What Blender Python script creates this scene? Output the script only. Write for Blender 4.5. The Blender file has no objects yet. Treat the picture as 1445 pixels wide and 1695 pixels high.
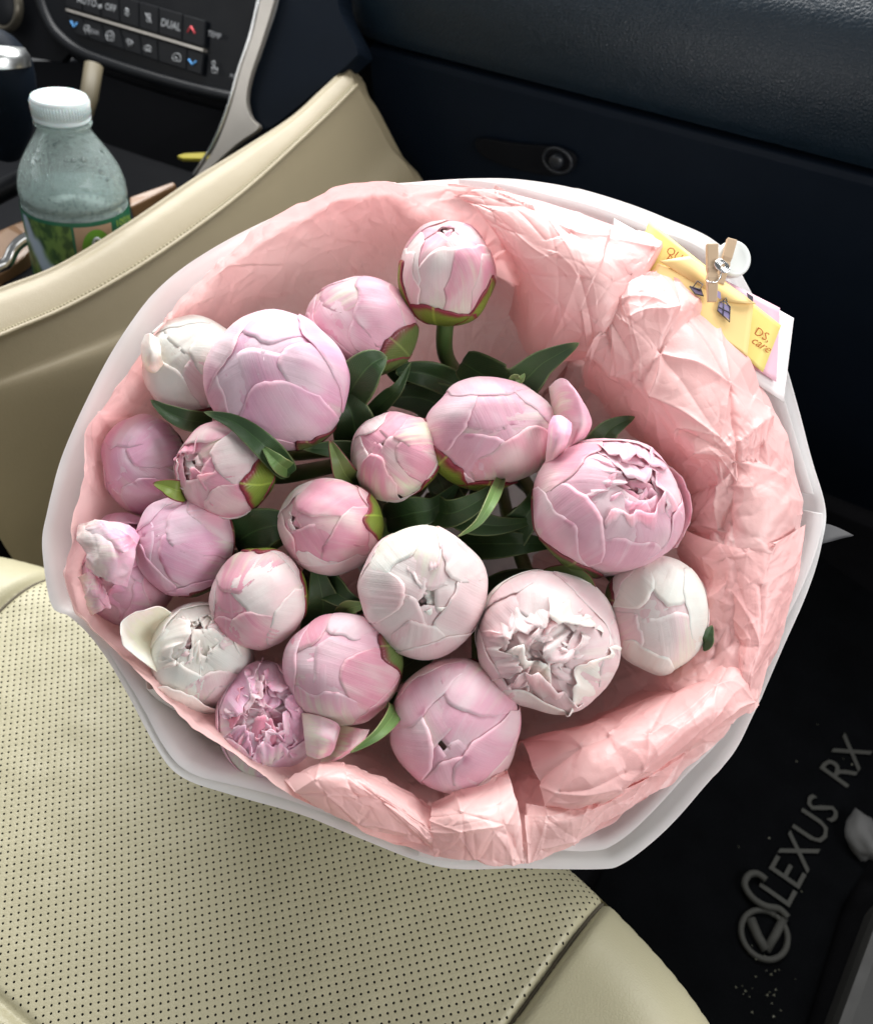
import bpy, math, random
import numpy as np
from mathutils import Vector
from mathutils.bvhtree import BVHTree

K = 0.65                     # working unit -> metres
# ---------------------------------------------------------------- camera
sc = bpy.context.scene
PITCH = math.radians(50); FPX = 1468.0; CX, CY = 722.5, 847.5
CAM = np.array([0.0, 0.0, 0.6])
FW = np.array([0.0, math.cos(PITCH), -math.sin(PITCH)])
UP = np.array([0.0, math.sin(PITCH), math.cos(PITCH)])
RT = np.array([1.0, 0.0, 0.0])
cd = bpy.data.cameras.new('camera'); cam = bpy.data.objects.new('camera', cd)
sc.collection.objects.link(cam); sc.camera = cam
cam.location = CAM*K; cam.rotation_euler = (math.pi/2-PITCH, 0, 0)
cd.sensor_fit = 'VERTICAL'; cd.sensor_height = 36; cd.lens = FPX/1695*36
cd.clip_start = 0.01; cd.clip_end = 50
cd.dof.use_dof = True; cd.dof.focus_distance = 0.50*K; cd.dof.aperture_fstop = 15

# ---------------------------------------------------------------- light
w = bpy.data.worlds.new("World"); sc.world = w; w.use_nodes = True
w.node_tree.nodes['Background'].inputs[0].default_value = (0.96, 0.98, 1.0, 1)
w.node_tree.nodes['Background'].inputs[1].default_value = 0.17
sc.view_settings.view_transform = 'Standard'; sc.view_settings.look = 'None'
sc.view_settings.exposure = 0.12

def area(name, loc, target, sx, sy, power, col):
    l = bpy.data.lights.new(name, 'AREA'); l.shape = 'RECTANGLE'; l.size = sx*K; l.size_y = sy*K
    l.energy = power; l.color = col
    o = bpy.data.objects.new(name, l); sc.collection.objects.link(o)
    o.location = Vector(loc)*K
    o.rotation_euler = (Vector(target)-Vector(loc)).to_track_quat('-Z', 'Y').to_euler()
    return o
BQ = (0.0, 0.33, 0.2)
area('windshield_light', (0.10, 1.50, 1.20), BQ, 2.2, 0.9, 32.0, (1.0, 0.995, 0.98))
area('door_window_light', (1.05, -0.25, 0.80), (0.1, 0.2, 0.1), 0.9, 0.5, 5.5, (1.0, 0.995, 0.985))
area('far_window_light', (-1.8, 0.5, 0.95), BQ, 1.2, 0.5, 1.6, (1.0, 0.995, 0.985))
area('rear_window_light', (-0.55, -0.90, 1.05), (-0.2, 0.05, 0), 1.2, 0.5, 1.3, (1.0, 0.99, 0.96))

# ---------------------------------------------------------------- helpers
COL = sc.collection
def ray(px, py): return FW + (px-CX)/FPX*RT - (py-CY)/FPX*UP
def W(px, py, d):
    px = np.asarray(px, float); py = np.asarray(py, float); d = np.asarray(d, float)
    return CAM + d[..., None]*(FW + ((px-CX)/FPX)[..., None]*RT - ((py-CY)/FPX)[..., None]*UP)
def proj(p):
    q = p-CAM; d = q@FW
    return CX+FPX*(q@RT)/d, CY-FPX*(q@UP)/d, d
FWD = np.array([0.53, 0.848, 0.0]); LAT = np.array([0.848, -0.53, 0.0]); ZZ = np.array([0, 0, 1.0])
def CAR(a, b, z):
    a = np.asarray(a, float); b = np.asarray(b, float); z = np.asarray(z, float)
    return a[..., None]*LAT + b[..., None]*FWD + z[..., None]*ZZ
class Plane:
    def __init__(s, p, n): s.p = np.array(p, float); s.n = np.array(n, float)/np.linalg.norm(n)
    def hit(s, px, py):
        r = ray(px, py); t = ((s.p-CAM)@s.n)/(r@s.n); return CAM+t*r

def hsh(i, j, k, seed):
    n = (i*73856093) ^ (j*19349663) ^ (k*83492791) ^ (seed*2654435761 & 0x7fffffff)
    n = (n ^ (n >> 13))*1274126177 & 0x7fffffff
    n = (n ^ (n >> 15))*668265263 & 0x7fffffff
    return (n & 0xffffff)/float(0xffffff)*2-1
def vn(p, seed=0):
    p = np.asarray(p, float); f = np.floor(p).astype(np.int64); t = p-f; t = t*t*(3-2*t)
    r = 0
    for a in (0, 1):
        for b in (0, 1):
            for c in (0, 1):
                wgt = (t[..., 0] if a else 1-t[..., 0])*(t[..., 1] if b else 1-t[..., 1])*(t[..., 2] if c else 1-t[..., 2])
                r = r + wgt*hsh(f[..., 0]+a, f[..., 1]+b, f[..., 2]+c, seed)
    return r
def sst(a, b, x):
    t = np.clip((x-a)/(b-a), 0, 1); return t*t*(3-2*t)

def empty(name, loc, label=None, cat=None, group=None):
    o = bpy.data.objects.new(name, None); COL.objects.link(o); o.location = Vector(loc)*K
    o.empty_display_size = 0.02
    tag(o, label, cat, group); return o
def tag(o, label=None, cat=None, group=None, kind=None):
    if label: o['label'] = label
    if cat: o['category'] = cat
    if group: o['group'] = group
    if kind: o['kind'] = kind
    return o
def mk(name, V, F, mat, parent=None, uv=None, smooth=True, solid=0, bevel=0, offset=0.0, subsurf=0):
    V = np.asarray(V, float).reshape(-1, 3)*K
    if parent is not None:
        o0 = np.array(parent.location)
        if parent.parent is not None: o0 = o0+np.array(parent.parent.location)
    else:
        o0 = np.array([V[:, 0].mean(), V[:, 1].mean(), V[:, 2].min()])
    me = bpy.data.meshes.new(name)
    me.from_pydata((V-o0).tolist(), [], F if isinstance(F, list) else F.tolist())
    if uv is not None:
        uv = np.asarray(uv, float).reshape(-1, 2)
        lay = me.uv_layers.new(name='uv')
        li = np.empty(len(me.loops), dtype=np.int32); me.loops.foreach_get('vertex_index', li)
        lay.data.foreach_set('uv', uv[li].ravel())
    if smooth: me.polygons.foreach_set('use_smooth', [True]*len(me.polygons))
    me.materials.append(mat); me.update()
    o = bpy.data.objects.new(name, me); COL.objects.link(o)
    if parent is None: o.location = o0
    else: o.parent = parent
    if solid:
        m = o.modifiers.new('thickness', 'SOLIDIFY'); m.thickness = solid*K; m.offset = offset
    if bevel:
        m = o.modifiers.new('edge', 'BEVEL'); m.width = bevel*K; m.segments = 2; m.limit_method = 'ANGLE'
    if subsurf:
        m = o.modifiers.new('round', 'SUBSURF'); m.levels = subsurf; m.render_levels = subsurf
    return o
def gridF(nu, nv, cu=False):
    i = np.arange(nu if cu else nu-1); j = np.arange(nv-1)
    I, J = np.meshgrid(i, j, indexing='ij'); I2 = (I+1) % nu
    return np.stack([I*nv+J, I2*nv+J, I2*nv+J+1, I*nv+J+1], -1).reshape(-1, 4)
def gridUV(nu, nv):
    a, b = np.meshgrid(np.linspace(0, 1, nu), np.linspace(0, 1, nv), indexing='ij'); return np.stack([a, b], -1)
def grid(name, P, mat, parent=None, cu=False, **k):
    nu, nv = P.shape[:2]
    return mk(name, P, gridF(nu, nv, cu), mat, parent, uv=gridUV(nu, nv), **k)
def normals(P, cu=False):
    if cu: du = np.roll(P, -1, 0)-np.roll(P, 1, 0)
    else: du = np.gradient(P, axis=0)
    n = np.cross(du, np.gradient(P, axis=1)); return n/(np.linalg.norm(n, axis=-1, keepdims=True)+1e-12)
def catmull(P, n, closed=False):
    P = np.asarray(P, float); m = len(P)
    t = np.linspace(0, m if closed else m-1, n, endpoint=not closed); i = np.floor(t).astype(int)
    if not closed: i = np.minimum(i, m-2)
    f = t-i; f = f.reshape((-1,)+(1,)*(P.ndim-1))
    g = (lambda k: P[k % m]) if closed else (lambda k: P[np.clip(k, 0, m-1)])
    p0, p1, p2, p3 = g(i-1), g(i), g(i+1), g(i+2)
    return 0.5*(2*p1+(p2-p0)*f+(2*p0-5*p1+4*p2-p3)*f**2+(3*p1-p0-3*p2+p3)*f**3)
def tubeVF(pts, rad, seg=8, caps=True):
    pts = np.asarray(pts, float); n = len(pts); rad = np.broadcast_to(np.asarray(rad, float), (n,))
    T = np.gradient(pts, axis=0); T /= np.linalg.norm(T, axis=1, keepdims=True)+1e-12
    a = np.array([0.3, 0.5, 0.81]); N = np.cross(T, a); N /= np.linalg.norm(N, axis=1, keepdims=True)+1e-9; B = np.cross(T, N)
    th = np.arange(seg)*2*math.pi/seg
    V = pts[:, None]+rad[:, None, None]*(np.cos(th)[None, :, None]*N[:, None]+np.sin(th)[None, :, None]*B[:, None])
    F = []
    for i in range(n-1):
        for j in range(seg):
            F.append([i*seg+j, i*seg+(j+1) % seg, (i+1)*seg+(j+1) % seg, (i+1)*seg+j])
    if caps: F.append(list(range(seg))[::-1]); F.append([(n-1)*seg+j for j in range(seg)])
    return V.reshape(-1, 3), F
def tube(name, pts, rad, mat, parent=None, seg=8, **k):
    V, F = tubeVF(pts, rad, seg); return mk(name, V, F, mat, parent, **k)
def lathe(name, base, axis, prof, mat, parent=None, seg=48, phi0=0, phi1=2*math.pi, **k):
    axis = np.array(axis, float); L = np.linalg.norm(axis); ax = axis/L
    x = np.cross(ax, FW); x /= np.linalg.norm(x); y = np.cross(ax, x)
    full = abs(phi1-phi0-2*math.pi) < 1e-6
    th = np.linspace(phi0, phi1, seg, endpoint=not full)
    prof = np.asarray(prof, float)
    V = np.array(base)+prof[None, :, 0:1]*axis+prof[None, :, 1:2]*(np.cos(th)[:, None, None]*x+np.sin(th)[:, None, None]*y)
    return grid(name, V, mat, parent, cu=full, **k)
def prism(name, P, n, h, mat, parent=None, **k):
    P = np.asarray(P, float); n = np.array(n, float)/np.linalg.norm(n); m = len(P)
    V = np.concatenate([P, P+n*h]); F = [list(range(m))[::-1], list(range(m, 2*m))]
    for i in range(m): F.append([i, (i+1) % m, m+(i+1) % m, m+i])
    k.setdefault('smooth', False)
    return mk(name, V, F, mat, parent, **k)
def textmesh(name, s, origin, ex, ey, size, h, mat, parent=None, align='LEFT', shear=0.0, bold=0.0, sx=1.0):
    c = bpy.data.curves.new('t', 'FONT'); c.body = s; c.size = 1.0; c.shear = shear; c.offset = bold
    c.align_x = align; c.resolution_u = 2
    t = bpy.data.objects.new('t', c); COL.objects.link(t)
    dg = bpy.context.evaluated_depsgraph_get(); me = bpy.data.meshes.new_from_object(t.evaluated_get(dg))
    v = np.array([q.co[:] for q in me.vertices]); f = [list(p.vertices) for p in me.polygons]
    bpy.data.objects.remove(t); bpy.data.curves.remove(c); bpy.data.meshes.remove(me)
    ex = np.array(ex)/np.linalg.norm(ex); n = np.cross(ex, ey); n /= np.linalg.norm(n); ey = np.cross(n, ex)
    V = np.array(origin)+size*(v[:, 0:1]*ex*sx+v[:, 1:2]*ey)+h*n
    return mk(name, V, f, mat, parent, smooth=False)

def crumple(u, v, cell, seed, stretch=1.0, crease=0.0, cgain=.35):
    """piecewise-planar random height over a jittered triangulation (u, v in metres)"""
    rs = np.random.RandomState(seed)
    cu, cv = cell*stretch, cell
    u0, u1, v0, v1 = u.min()-2*cu, u.max()+2*cu, v.min()-2*cv, v.max()+2*cv
    nu = int((u1-u0)/cu)+2; nv = int((v1-v0)/cv)+2
    I, J = np.meshgrid(np.arange(nu), np.arange(nv), indexing='ij')
    X = u0+cu*(I+rs.uniform(-.42, .42, I.shape)); Y = v0+cv*(J+rs.uniform(-.42, .42, I.shape)); Z = rs.uniform(-1, 1, I.shape)
    vs = [Vector(q) for q in np.stack([X, Y, Z], -1).reshape(-1, 3).tolist()]
    T = []
    for i in range(nu-1):
        for j in range(nv-1):
            a, b, c, d = i*nv+j, (i+1)*nv+j, (i+1)*nv+j+1, i*nv+j+1
            T += [(a, b, c), (a, c, d)] if rs.rand() < .5 else [(a, b, d), (b, c, d)]
    bvh = BVHTree.FromPolygons(vs, T); dn = Vector((0, 0, -1)); out = np.zeros(u.size); rc = bvh.ray_cast; idx = np.zeros(u.size, int)
    for k, (x, y) in enumerate(zip(u.ravel().tolist(), v.ravel().tolist())):
        h = rc(Vector((x, y, 5)), dn)
        if h[0] is not None: out[k] = h[0].z; idx[k] = h[2]
    if crease:
        VV = np.stack([X.ravel(), Y.ravel()], -1); TT = np.array(T)[idx]; Q = np.stack([u.ravel(), v.ravel()], -1); add = np.zeros(u.size)
        for e in range(3):
            ia, ib = TT[:, e], TT[:, (e+1) % 3]; A_, B_ = VV[ia], VV[ib]; E = B_-A_; L = np.linalg.norm(E, axis=1)
            d = np.abs(E[:, 0]*(Q-A_)[:, 1]-E[:, 1]*(Q-A_)[:, 0])/L
            lo, hi = np.minimum(ia, ib), np.maximum(ia, ib); sg_ = hsh(lo.astype(np.int64), hi.astype(np.int64), lo*0, seed)
            add += np.where(np.abs(sg_) > .35, sg_, 0)*np.exp(-d/crease)
        out = out+cgain*add
    return out.reshape(u.shape)

# ---------------------------------------------------------------- materials
class NT:
    def __init__(s, name):
        s.m = bpy.data.materials.new(name); s.m.use_nodes = True; s.t = s.m.node_tree; s.t.nodes.clear()
        s.out = s.n('ShaderNodeOutputMaterial')
    def n(s, typ, **k):
        x = s.t.nodes.new(typ)
        for a, b in k.items(): setattr(x, a, b)
        return x
    def l(s, a, b): s.t.links.new(a, b)
    def val(s, x, v):
        if hasattr(v, 'links') or isinstance(v, bpy.types.NodeSocket): s.l(v, x)
        else: x.default_value = v
    def math(s, op, a, b=0.0, c=0.0, clamp=False):
        x = s.n('ShaderNodeMath', operation=op, use_clamp=clamp); s.val(x.inputs[0], a); s.val(x.inputs[1], b); s.val(x.inputs[2], c); return x.outputs[0]
    def mix(s, f, a, b):
        x = s.n('ShaderNodeMix', data_type='RGBA'); s.val(x.inputs[0], f)
        s.val(x.inputs[6], a if not isinstance(a, tuple) else (*a, 1)); s.val(x.inputs[7], b if not isinstance(b, tuple) else (*b, 1)); return x.outputs[2]
    def noise(s, vec, scale, detail=3.0, rough=.5):
        x = s.n('ShaderNodeTexNoise'); x.inputs['Scale'].default_value = scale; x.inputs['Detail'].default_value = detail
        x.inputs['Roughness'].default_value = rough
        if vec is not None: s.l(vec, x.inputs['Vector'])
        return x.outputs[0]
    def ramp(s, f, a, b):
        x = s.n('ShaderNodeMapRange', interpolation_type='SMOOTHSTEP'); s.val(x.inputs[0], f); x.inputs[1].default_value = a; x.inputs[2].default_value = b; return x.outputs[0]
    def bump(s, h, strength, dist, prev=None):
        x = s.n('ShaderNodeBump'); x.inputs['Strength'].default_value = strength; x.inputs['Distance'].default_value = dist
        s.l(h, x.inputs['Height'])
        if prev is not None: s.l(prev, x.inputs['Normal'])
        return x.outputs[0]
    def bsdf(s, color, rough=.5, metal=0., spec=.5, normal=None, **k):
        x = s.n('ShaderNodeBsdfPrincipled'); s.val(x.inputs['Base Color'], color if not isinstance(color, tuple) else (*color, 1))
        s.val(x.inputs['Roughness'], rough); x.inputs['Metallic'].default_value = metal; x.inputs['Specular IOR Level'].default_value = spec
        if normal is not None: s.l(normal, x.inputs['Normal'])
        for a, b in k.items(): s.val(x.inputs[a.replace('_', ' ')], b)
        return x
    def obj(s): return s.n('ShaderNodeTexCoord').outputs['Object']
    def done(s, sh): s.l(sh, s.out.inputs[0]); return s.m

def plain(name, col, rough=.5, metal=0., spec=.5, grain=0., gs=900., var=.12, **k):
    t = NT(name); o = t.obj()
    f = t.noise(o, 35, 4); c = t.mix(f, tuple(x*(1-var) for x in col), tuple(min(1, x*(1+var)) for x in col))
    nm = None
    if grain:
        v = t.n('ShaderNodeTexVoronoi', feature='DISTANCE_TO_EDGE'); v.inputs['Scale'].default_value = gs; t.l(o, v.inputs['Vector'])
        h = t.math('MINIMUM', v.outputs['Distance'], .25)
        nm = t.bump(h, grain, .0006); nm = t.bump(t.noise(o, gs*.25, 3), grain*.6, .0005, nm)
    rr = t.math('ADD', t.math('MULTIPLY', t.noise(o, 60, 3), .12), rough-.06)
    return t.done(t.bsdf(c, rr, metal, spec, nm, **k).outputs[0])

def petal_mat(name, main, base, tip, fleck=(.45, .03, .12), fleck_amt=.5, trans=.12):
    t = NT(name)
    uv = t.n('ShaderNodeUVMap').outputs[0]; sep = t.n('ShaderNodeSeparateXYZ'); t.l(uv, sep.inputs[0]); u, v = sep.outputs[0], sep.outputs[1]
    rnd = t.n('ShaderNodeObjectInfo').outputs['Random']; z = t.math('MULTIPLY', rnd, 40.)
    def strk(su, sv, det=3):
        c = t.n('ShaderNodeCombineXYZ'); t.l(t.math('MULTIPLY', u, su), c.inputs[0]); t.l(t.math('MULTIPLY', v, sv), c.inputs[1]); t.l(z, c.inputs[2])
        return t.noise(c.outputs[0], 1.0, det)
    s1 = strk(16, 1.6, 4); s2 = strk(2.2, 1.8, 2); s3 = strk(70, 3.0, 3)
    f = t.math('ADD', v, t.math('MULTIPLY', t.math('SUBTRACT', s1, .5), .7))
    f = t.math('ADD', f, t.math('MULTIPLY', t.math('SUBTRACT', s2, .5), .9))
    f = t.math('ADD', f, t.math('MULTIPLY', t.math('SUBTRACT', rnd, .6), .55))
    c = t.mix(t.ramp(f, .18, .66), base, main)
    c = t.mix(t.math('MULTIPLY', t.ramp(s2, .42, .68), .65), c, tip)
    c = t.mix(t.math('MULTIPLY', t.ramp(s1, .52, .75), .25), c, tip)
    au = t.math('ABSOLUTE', t.math('SUBTRACT', t.math('MULTIPLY', u, 2.), 1.))
    e = t.math('MAXIMUM', t.ramp(au, .965, 1.), t.ramp(v, .975, 1.))
    c = t.mix(t.math('MULTIPLY', e, .25), c, tuple(min(1, x*1.12+.06) for x in tip))
    e2 = t.math('MAXIMUM', t.ramp(au, .90, 1.), t.ramp(v, .93, 1.))
    fl = t.math('MULTIPLY', e2, t.math('MULTIPLY', t.ramp(strk(5, 5, 2), .60, .70), fleck_amt))
    c = t.mix(fl, c, fleck)
    nm = t.bump(s3, .2, .0005); nm = t.bump(s1, .12, .0010, nm); nm = t.bump(t.noise(t.obj(), 130, 4), .28, .0012, nm); nm = t.bump(strk(3, 9, 2), .05, .0010, nm)
    p = t.bsdf(c, .52, 0, .35, nm, Subsurface_Weight=.35, Subsurface_Scale=.004, Sheen_Weight=.12)
    p.inputs['Subsurface Radius'].default_value = (1.0, .45, .45)
    tr = t.n('ShaderNodeBsdfTranslucent'); t.l(c, tr.inputs[0]); t.l(nm, tr.inputs[1])
    mx = t.n('ShaderNodeMixShader'); mx.inputs[0].default_value = trans; t.l(p.outputs[0], mx.inputs[1]); t.l(tr.outputs[0], mx.inputs[2])
    return t.done(mx.outputs[0])
PM = {
 'pink':  petal_mat('petal_pink',  (.86, .40, .51), (.86, .75, .62), (.91, .69, .72)),
 'lilac': petal_mat('petal_lilac', (.84, .38, .54), (.84, .66, .62), (.90, .66, .73)),
 'blush': petal_mat('petal_blush', (.86, .33, .43), (.87, .82, .60), (.91, .71, .67)),
 'pale':  petal_mat('petal_pale',  (.91, .60, .62), (.88, .80, .66), (.94, .83, .79)),
 'white': petal_mat('petal_white', (.92, .80, .73), (.88, .85, .66), (.95, .91, .85), fleck_amt=.2),
 'core':  petal_mat('petal_core',  (.78, .26, .36), (.66, .12, .22), (.84, .50, .56)),
}
def green_mat(name, c0, c1, edge=None, rough=.45, bs=.4):
    t = NT(name); uv = t.n('ShaderNodeUVMap').outputs[0]; sep = t.n('ShaderNodeSeparateXYZ'); t.l(uv, sep.inputs[0]); u, v = sep.outputs[0], sep.outputs[1]
    o = t.obj(); c = t.mix(t.noise(o, 70, 4), c0, c1)
    au = t.math('ABSOLUTE', t.math('SUBTRACT', t.math('MULTIPLY', u, 2.), 1.))
    if edge:
        e = t.math('MAXIMUM', t.ramp(t.math('ADD', au, t.math('MULTIPLY', t.noise(o, 200, 2), .1)), .93, 1.02), t.ramp(t.math('ADD', v, t.math('MULTIPLY', t.noise(o, 120, 2), .16)), .96, 1.06)); c = t.mix(e, c, edge)
    vein = t.n('ShaderNodeTexWave'); vein.inputs['Scale'].default_value = 1.6; vein.inputs['Distortion'].default_value = .6
    cb = t.n('ShaderNodeCombineXYZ'); t.l(t.math('ADD', t.math('MULTIPLY', v, 4.), t.math('MULTIPLY', au, -2.)), cb.inputs[0]); t.l(cb.outputs[0], vein.inputs[0])
    mid = t.ramp(au, .0, .06)
    c = t.mix(t.math('MULTIPLY', t.math('SUBTRACT', 1., mid), .4), c, tuple(min(1, x*2.2) for x in c1))
    nm = t.bump(vein.outputs[1], bs*.5, .0006); nm = t.bump(t.noise(o, 400, 3), .25, .0004, nm)
    p = t.bsdf(c, rough, 0, .5, nm)
    tr = t.n('ShaderNodeBsdfTranslucent'); t.l(c, tr.inputs[0])
    mx = t.n('ShaderNodeMixShader'); mx.inputs[0].default_value = .15; t.l(p.outputs[0], mx.inputs[1]); t.l(tr.outputs[0], mx.inputs[2])
    return t.done(mx.outputs[0])
M_LEAF = green_mat('leaf_green', (.020, .052, .022), (.055, .115, .035), (.14, .20, .08))
M_LEAFL = green_mat('leaf_light', (.10, .20, .05), (.17, .28, .09), (.25, .30, .12))
M_SEPAL = green_mat('sepal_green', (.16, .24, .03), (.26, .34, .06), (.25, .03, .05), .4)
M_SEPALD = green_mat('sepal_dull', (.08, .14, .035), (.17, .22, .07), (.20, .04, .05), .4)
M_STEM = plain('stem_green', (.07, .13, .035), .5)

def paper_mat(name, col, var, trans, rough, spec, bs, gs, sheen=0., crease=False):
    t = NT(name); o = t.obj()
    c = t.mix(t.ramp(t.noise(o, 14, 3), .35, .65), col, var)
    nm = t.bump(t.noise(o, gs, 5, .6), bs, .0008)
    if crease:
        mask = t.ramp(t.noise(o, 22, 2), .42, .62)
        for sc_, dist in ((24, .0026), (62, .0012)):
            rg = t.math('ABSOLUTE', t.math('SUBTRACT', t.noise(o, sc_, 2, .45), .5)); rg = t.math('MULTIPLY', t.math('SUBTRACT', 1., t.math('MINIMUM', t.math('MULTIPLY', rg, 9.), 1.)), mask)
            nm = t.bump(rg, .33, dist, nm)
    p = t.bsdf(c, rough, 0, spec, nm, Sheen_Weight=sheen)
    tr = t.n('ShaderNodeBsdfTranslucent'); t.l(c, tr.inputs[0]); t.l(nm, tr.inputs[1])
    mx = t.n('ShaderNodeMixShader'); mx.inputs[0].default_value = trans; t.l(p.outputs[0], mx.inputs[1]); t.l(tr.outputs[0], mx.inputs[2])
    return t.done(mx.outputs[0])
M_TIS = paper_mat('tissue_pink', (.93, .56, .55), (.95, .66, .64), .34, .38, .65, .25, 260, .1, True)
M_WRAP = paper_mat('wrap_white', (.93, .92, .92), (.95, .94, .94), .45, .42, .5, .12, 25)
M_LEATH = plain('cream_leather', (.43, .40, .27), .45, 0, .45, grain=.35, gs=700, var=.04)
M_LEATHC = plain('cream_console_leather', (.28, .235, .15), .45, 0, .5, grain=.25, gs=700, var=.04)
M_HOLE = plain('dark_foam', (.03, .03, .028), .9)
M_SEAM = plain('seam_thread', (.40, .36, .25), .8)
M_DASH = plain('navy_leather', (.005, .012, .020), .40, 0, .42, grain=1., gs=420, var=.1)
M_DASHS = plain('navy_smooth', (.0035, .0065, .012), .55, 0, .10, grain=.2, gs=900)
M_BLACK = plain('black_plastic', (.003, .0035, .005), .6, 0, .1)
M_GLOSS = plain('gloss_black', (.003, .004, .006), .35, 0, .15)
M_BTN = plain('button_black', (.005, .006, .008), .4, 0, .2)
M_SILV = plain('satin_silver', (.50, .47, .43), .38, .75)
M_CHROME = plain('chrome', (.75, .76, .76), .12, 1.)
M_WOOD = plain('light_wood', (.20, .11, .055), .3, 0, .6, var=.25)
M_CARPET = plain('carpet', (.003, .003, .0035), .95, 0, .03, grain=.8, gs=400, var=.4)
M_MAT = plain('floor_mat', (.0018, .002, .0024), .95, 0, .02, grain=.9, gs=300, var=.5)
M_LOGO = plain('mat_lettering', (.016, .016, .013), .8, var=.3)
M_TEXT = plain('print_white', (.42, .44, .46), .5)
M_TEXTD = plain('print_grey', (.30, .31, .33), .5)
M_RED = plain('print_red', (.7, .08, .10), .5)
M_BLUE = plain('print_blue', (.08, .30, .65), .5)

# ---------------------------------------------------------------- seat
AF = lambda a: 0.238-1.45*np.maximum(0, a+.10)**2-1.5*np.maximum(0, -.42-a)**2
def zseat(a, b):
    a = np.asarray(a, float); b = np.asarray(b, float)
    R = .065
    t = np.clip((b-(AF(a)-R))/R, 0, .9995); z = -R*(1-np.sqrt(1-t*t))
    Rs = .085
    for s, lim in ((1, .24), (-1, .66)):
        q = np.clip((s*a-(lim-Rs))/Rs, 0, .9995); z = z-Rs*(1-np.sqrt(1-q*q))
    z = z+.012*np.exp(-((a-.075)/.05)**2)+.012*np.exp(-((a+.58)/.05)**2)
    z = z-.010*np.exp(-((a+.25)/.14)**2)*sst(-.3, .1, b)*0.6
    return z
def seamR(b): return -.021+.11*np.maximum(0, b-.10)**1.0*1.5+.0*b + .0
def seamL(b): return -.512-.04*np.maximum(0, b-.12)
seat = empty('passenger_seat', CAR(-.25, 0., -.12), 'cream leather passenger seat with perforated centre panel under the bouquet', 'seat')
def build_panel():
    c = .0046/math.sqrt(1); r = .00082; dp = .0022
    n = 190
    I, J = np.meshgrid(np.arange(-n, n), np.arange(-n, n), indexing='ij'); I = I.ravel(); J = J.ravel()
    s2 = math.sqrt(.5)
    ca = -.25+(I-J)*c*s2; cb = .05+(I+J)*c*s2
    keep = (ca > seamL(cb)-.006) & (ca < seamR(cb)+.007) & (cb > -.13) & (cb < AF(ca)-.002) & ~((cb < -.1) & (ca > .05))
    I, J, ca, cb = I[keep], J[keep], ca[keep], cb[keep]; m = len(I)
    hole = (ca > seamL(cb)+.004) & (ca < seamR(cb)-.003) & (cb < AF(ca)-.004) & (np.abs(cb+.04) > .005)
    hw = c/2
    off = np.array([(-1, -1), (0, -1), (1, -1), (1, 0), (1, 1), (0, 1), (-1, 1), (-1, 0)])*hw
    ang = np.array([math.atan2(y, x) for x, y in off])
    ring = np.stack([np.cos(ang), np.sin(ang)], -1)*r
    def to_ab(o): return ca[:, None]+(o[:, 0]-o[:, 1])*s2, cb[:, None]+(o[:, 0]+o[:, 1])*s2
    def seamz(a, b):
        z = zseat(a, b)
        z = z-.007*np.exp(-((a-seamR(b))/.0028)**2)-.007*np.exp(-((a-seamL(b))/.004)**2)-.005*np.exp(-((b+.04)/.0035)**2)
        return z+.0006*vn(np.stack([a*60, b*60, a*0], -1), 5)
    A, B = to_ab(off); Z = seamz(A, B)
    A1, B1 = to_ab(ring); zc = seamz(ca, cb)
    Z1 = seamz(A1, B1)-.00025
    # surface normal approx for hole direction: straight down
    V = [CAR(A, B, Z), CAR(A1, B1, Z1), CAR(ca[:, None]+(A1-ca[:, None])*.9, cb[:, None]+(B1-cb[:, None])*.9, Z1-dp)]
    V = np.stack(V, 1)           # m,3,8,3
    base = np.arange(m)[:, None]*24; k = np.arange(8); k2 = (k+1) % 8
    ringF = np.stack([base+k, base+k2, base+8+k2, base+8+k], -1).reshape(-1, 4)
    wallF = np.stack([base+8+k, base+8+k2, base+16+k2, base+16+k], -1)[hole].reshape(-1, 4)
    capT = (base+8+k)[~hole]; capB = (base+16+k)[hole]
    F = ringF.tolist()+capT.tolist()
    o = mk('perforated_panel', V, F, M_LEATH, seat)
    # weld the cell borders so the surface shades smoothly
    import bmesh
    bm = bmesh.new(); bm.from_mesh(o.data); bmesh.ops.remove_doubles(bm, verts=bm.verts, dist=.00003)
    loose = [v for v in bm.verts if not v.link_faces]; bmesh.ops.delete(bm, geom=loose, context='VERTS')
    bm.to_mesh(o.data); bm.free()
    h = mk('perforations', V, wallF.tolist()+capB.tolist(), M_HOLE, seat)
    bm = bmesh.new(); bm.from_mesh(h.data); loose = [v for v in bm.verts if not v.link_faces]; bmesh.ops.delete(bm, geom=loose, context='VERTS'); bm.to_mesh(h.data); bm.free()
    h['kind'] = 'stuff'
build_panel()
def bolster(name, a_of, nA, b0, b1, nB):
    bb = np.linspace(b0, b1, nB); u = np.linspace(0, 1, nA)
    A = np.stack([a_of(b, u) for b in bb], 1); B = np.broadcast_to(bb, A.shape).copy()
    lim = AF(A)-.0003; over = B-lim; B = np.minimum(B, lim)
    Z = zseat(A, B)-np.maximum(over, 0)*3
    return A, B, Z
def bol_r(b, u): s = seamR(b)+.0006; return s+(.2398-s)*u
A, B, Z = bolster('r', bol_r, 60, -.2, .30, 110)
d = A-seamR(B); Z = Z-.010*np.exp(-(d/.0032)**2)+.003
grid('side_bolster', CAR(A, B, Z), M_LEATH, seat)
def bol_l(b, u): s = seamL(b)-.0006; return s+(-.6598-s)*u
A, B, Z = bolster('l', bol_l, 50, -.2, .30, 110)
d = A-seamL(B); Z = Z-.009*np.exp(-(d/.0045)**2)+.002
grid('side_bolster', CAR(A, B, Z), M_LEATH, seat)
bs_ = np.linspace(-.13, .236, 120)
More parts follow.
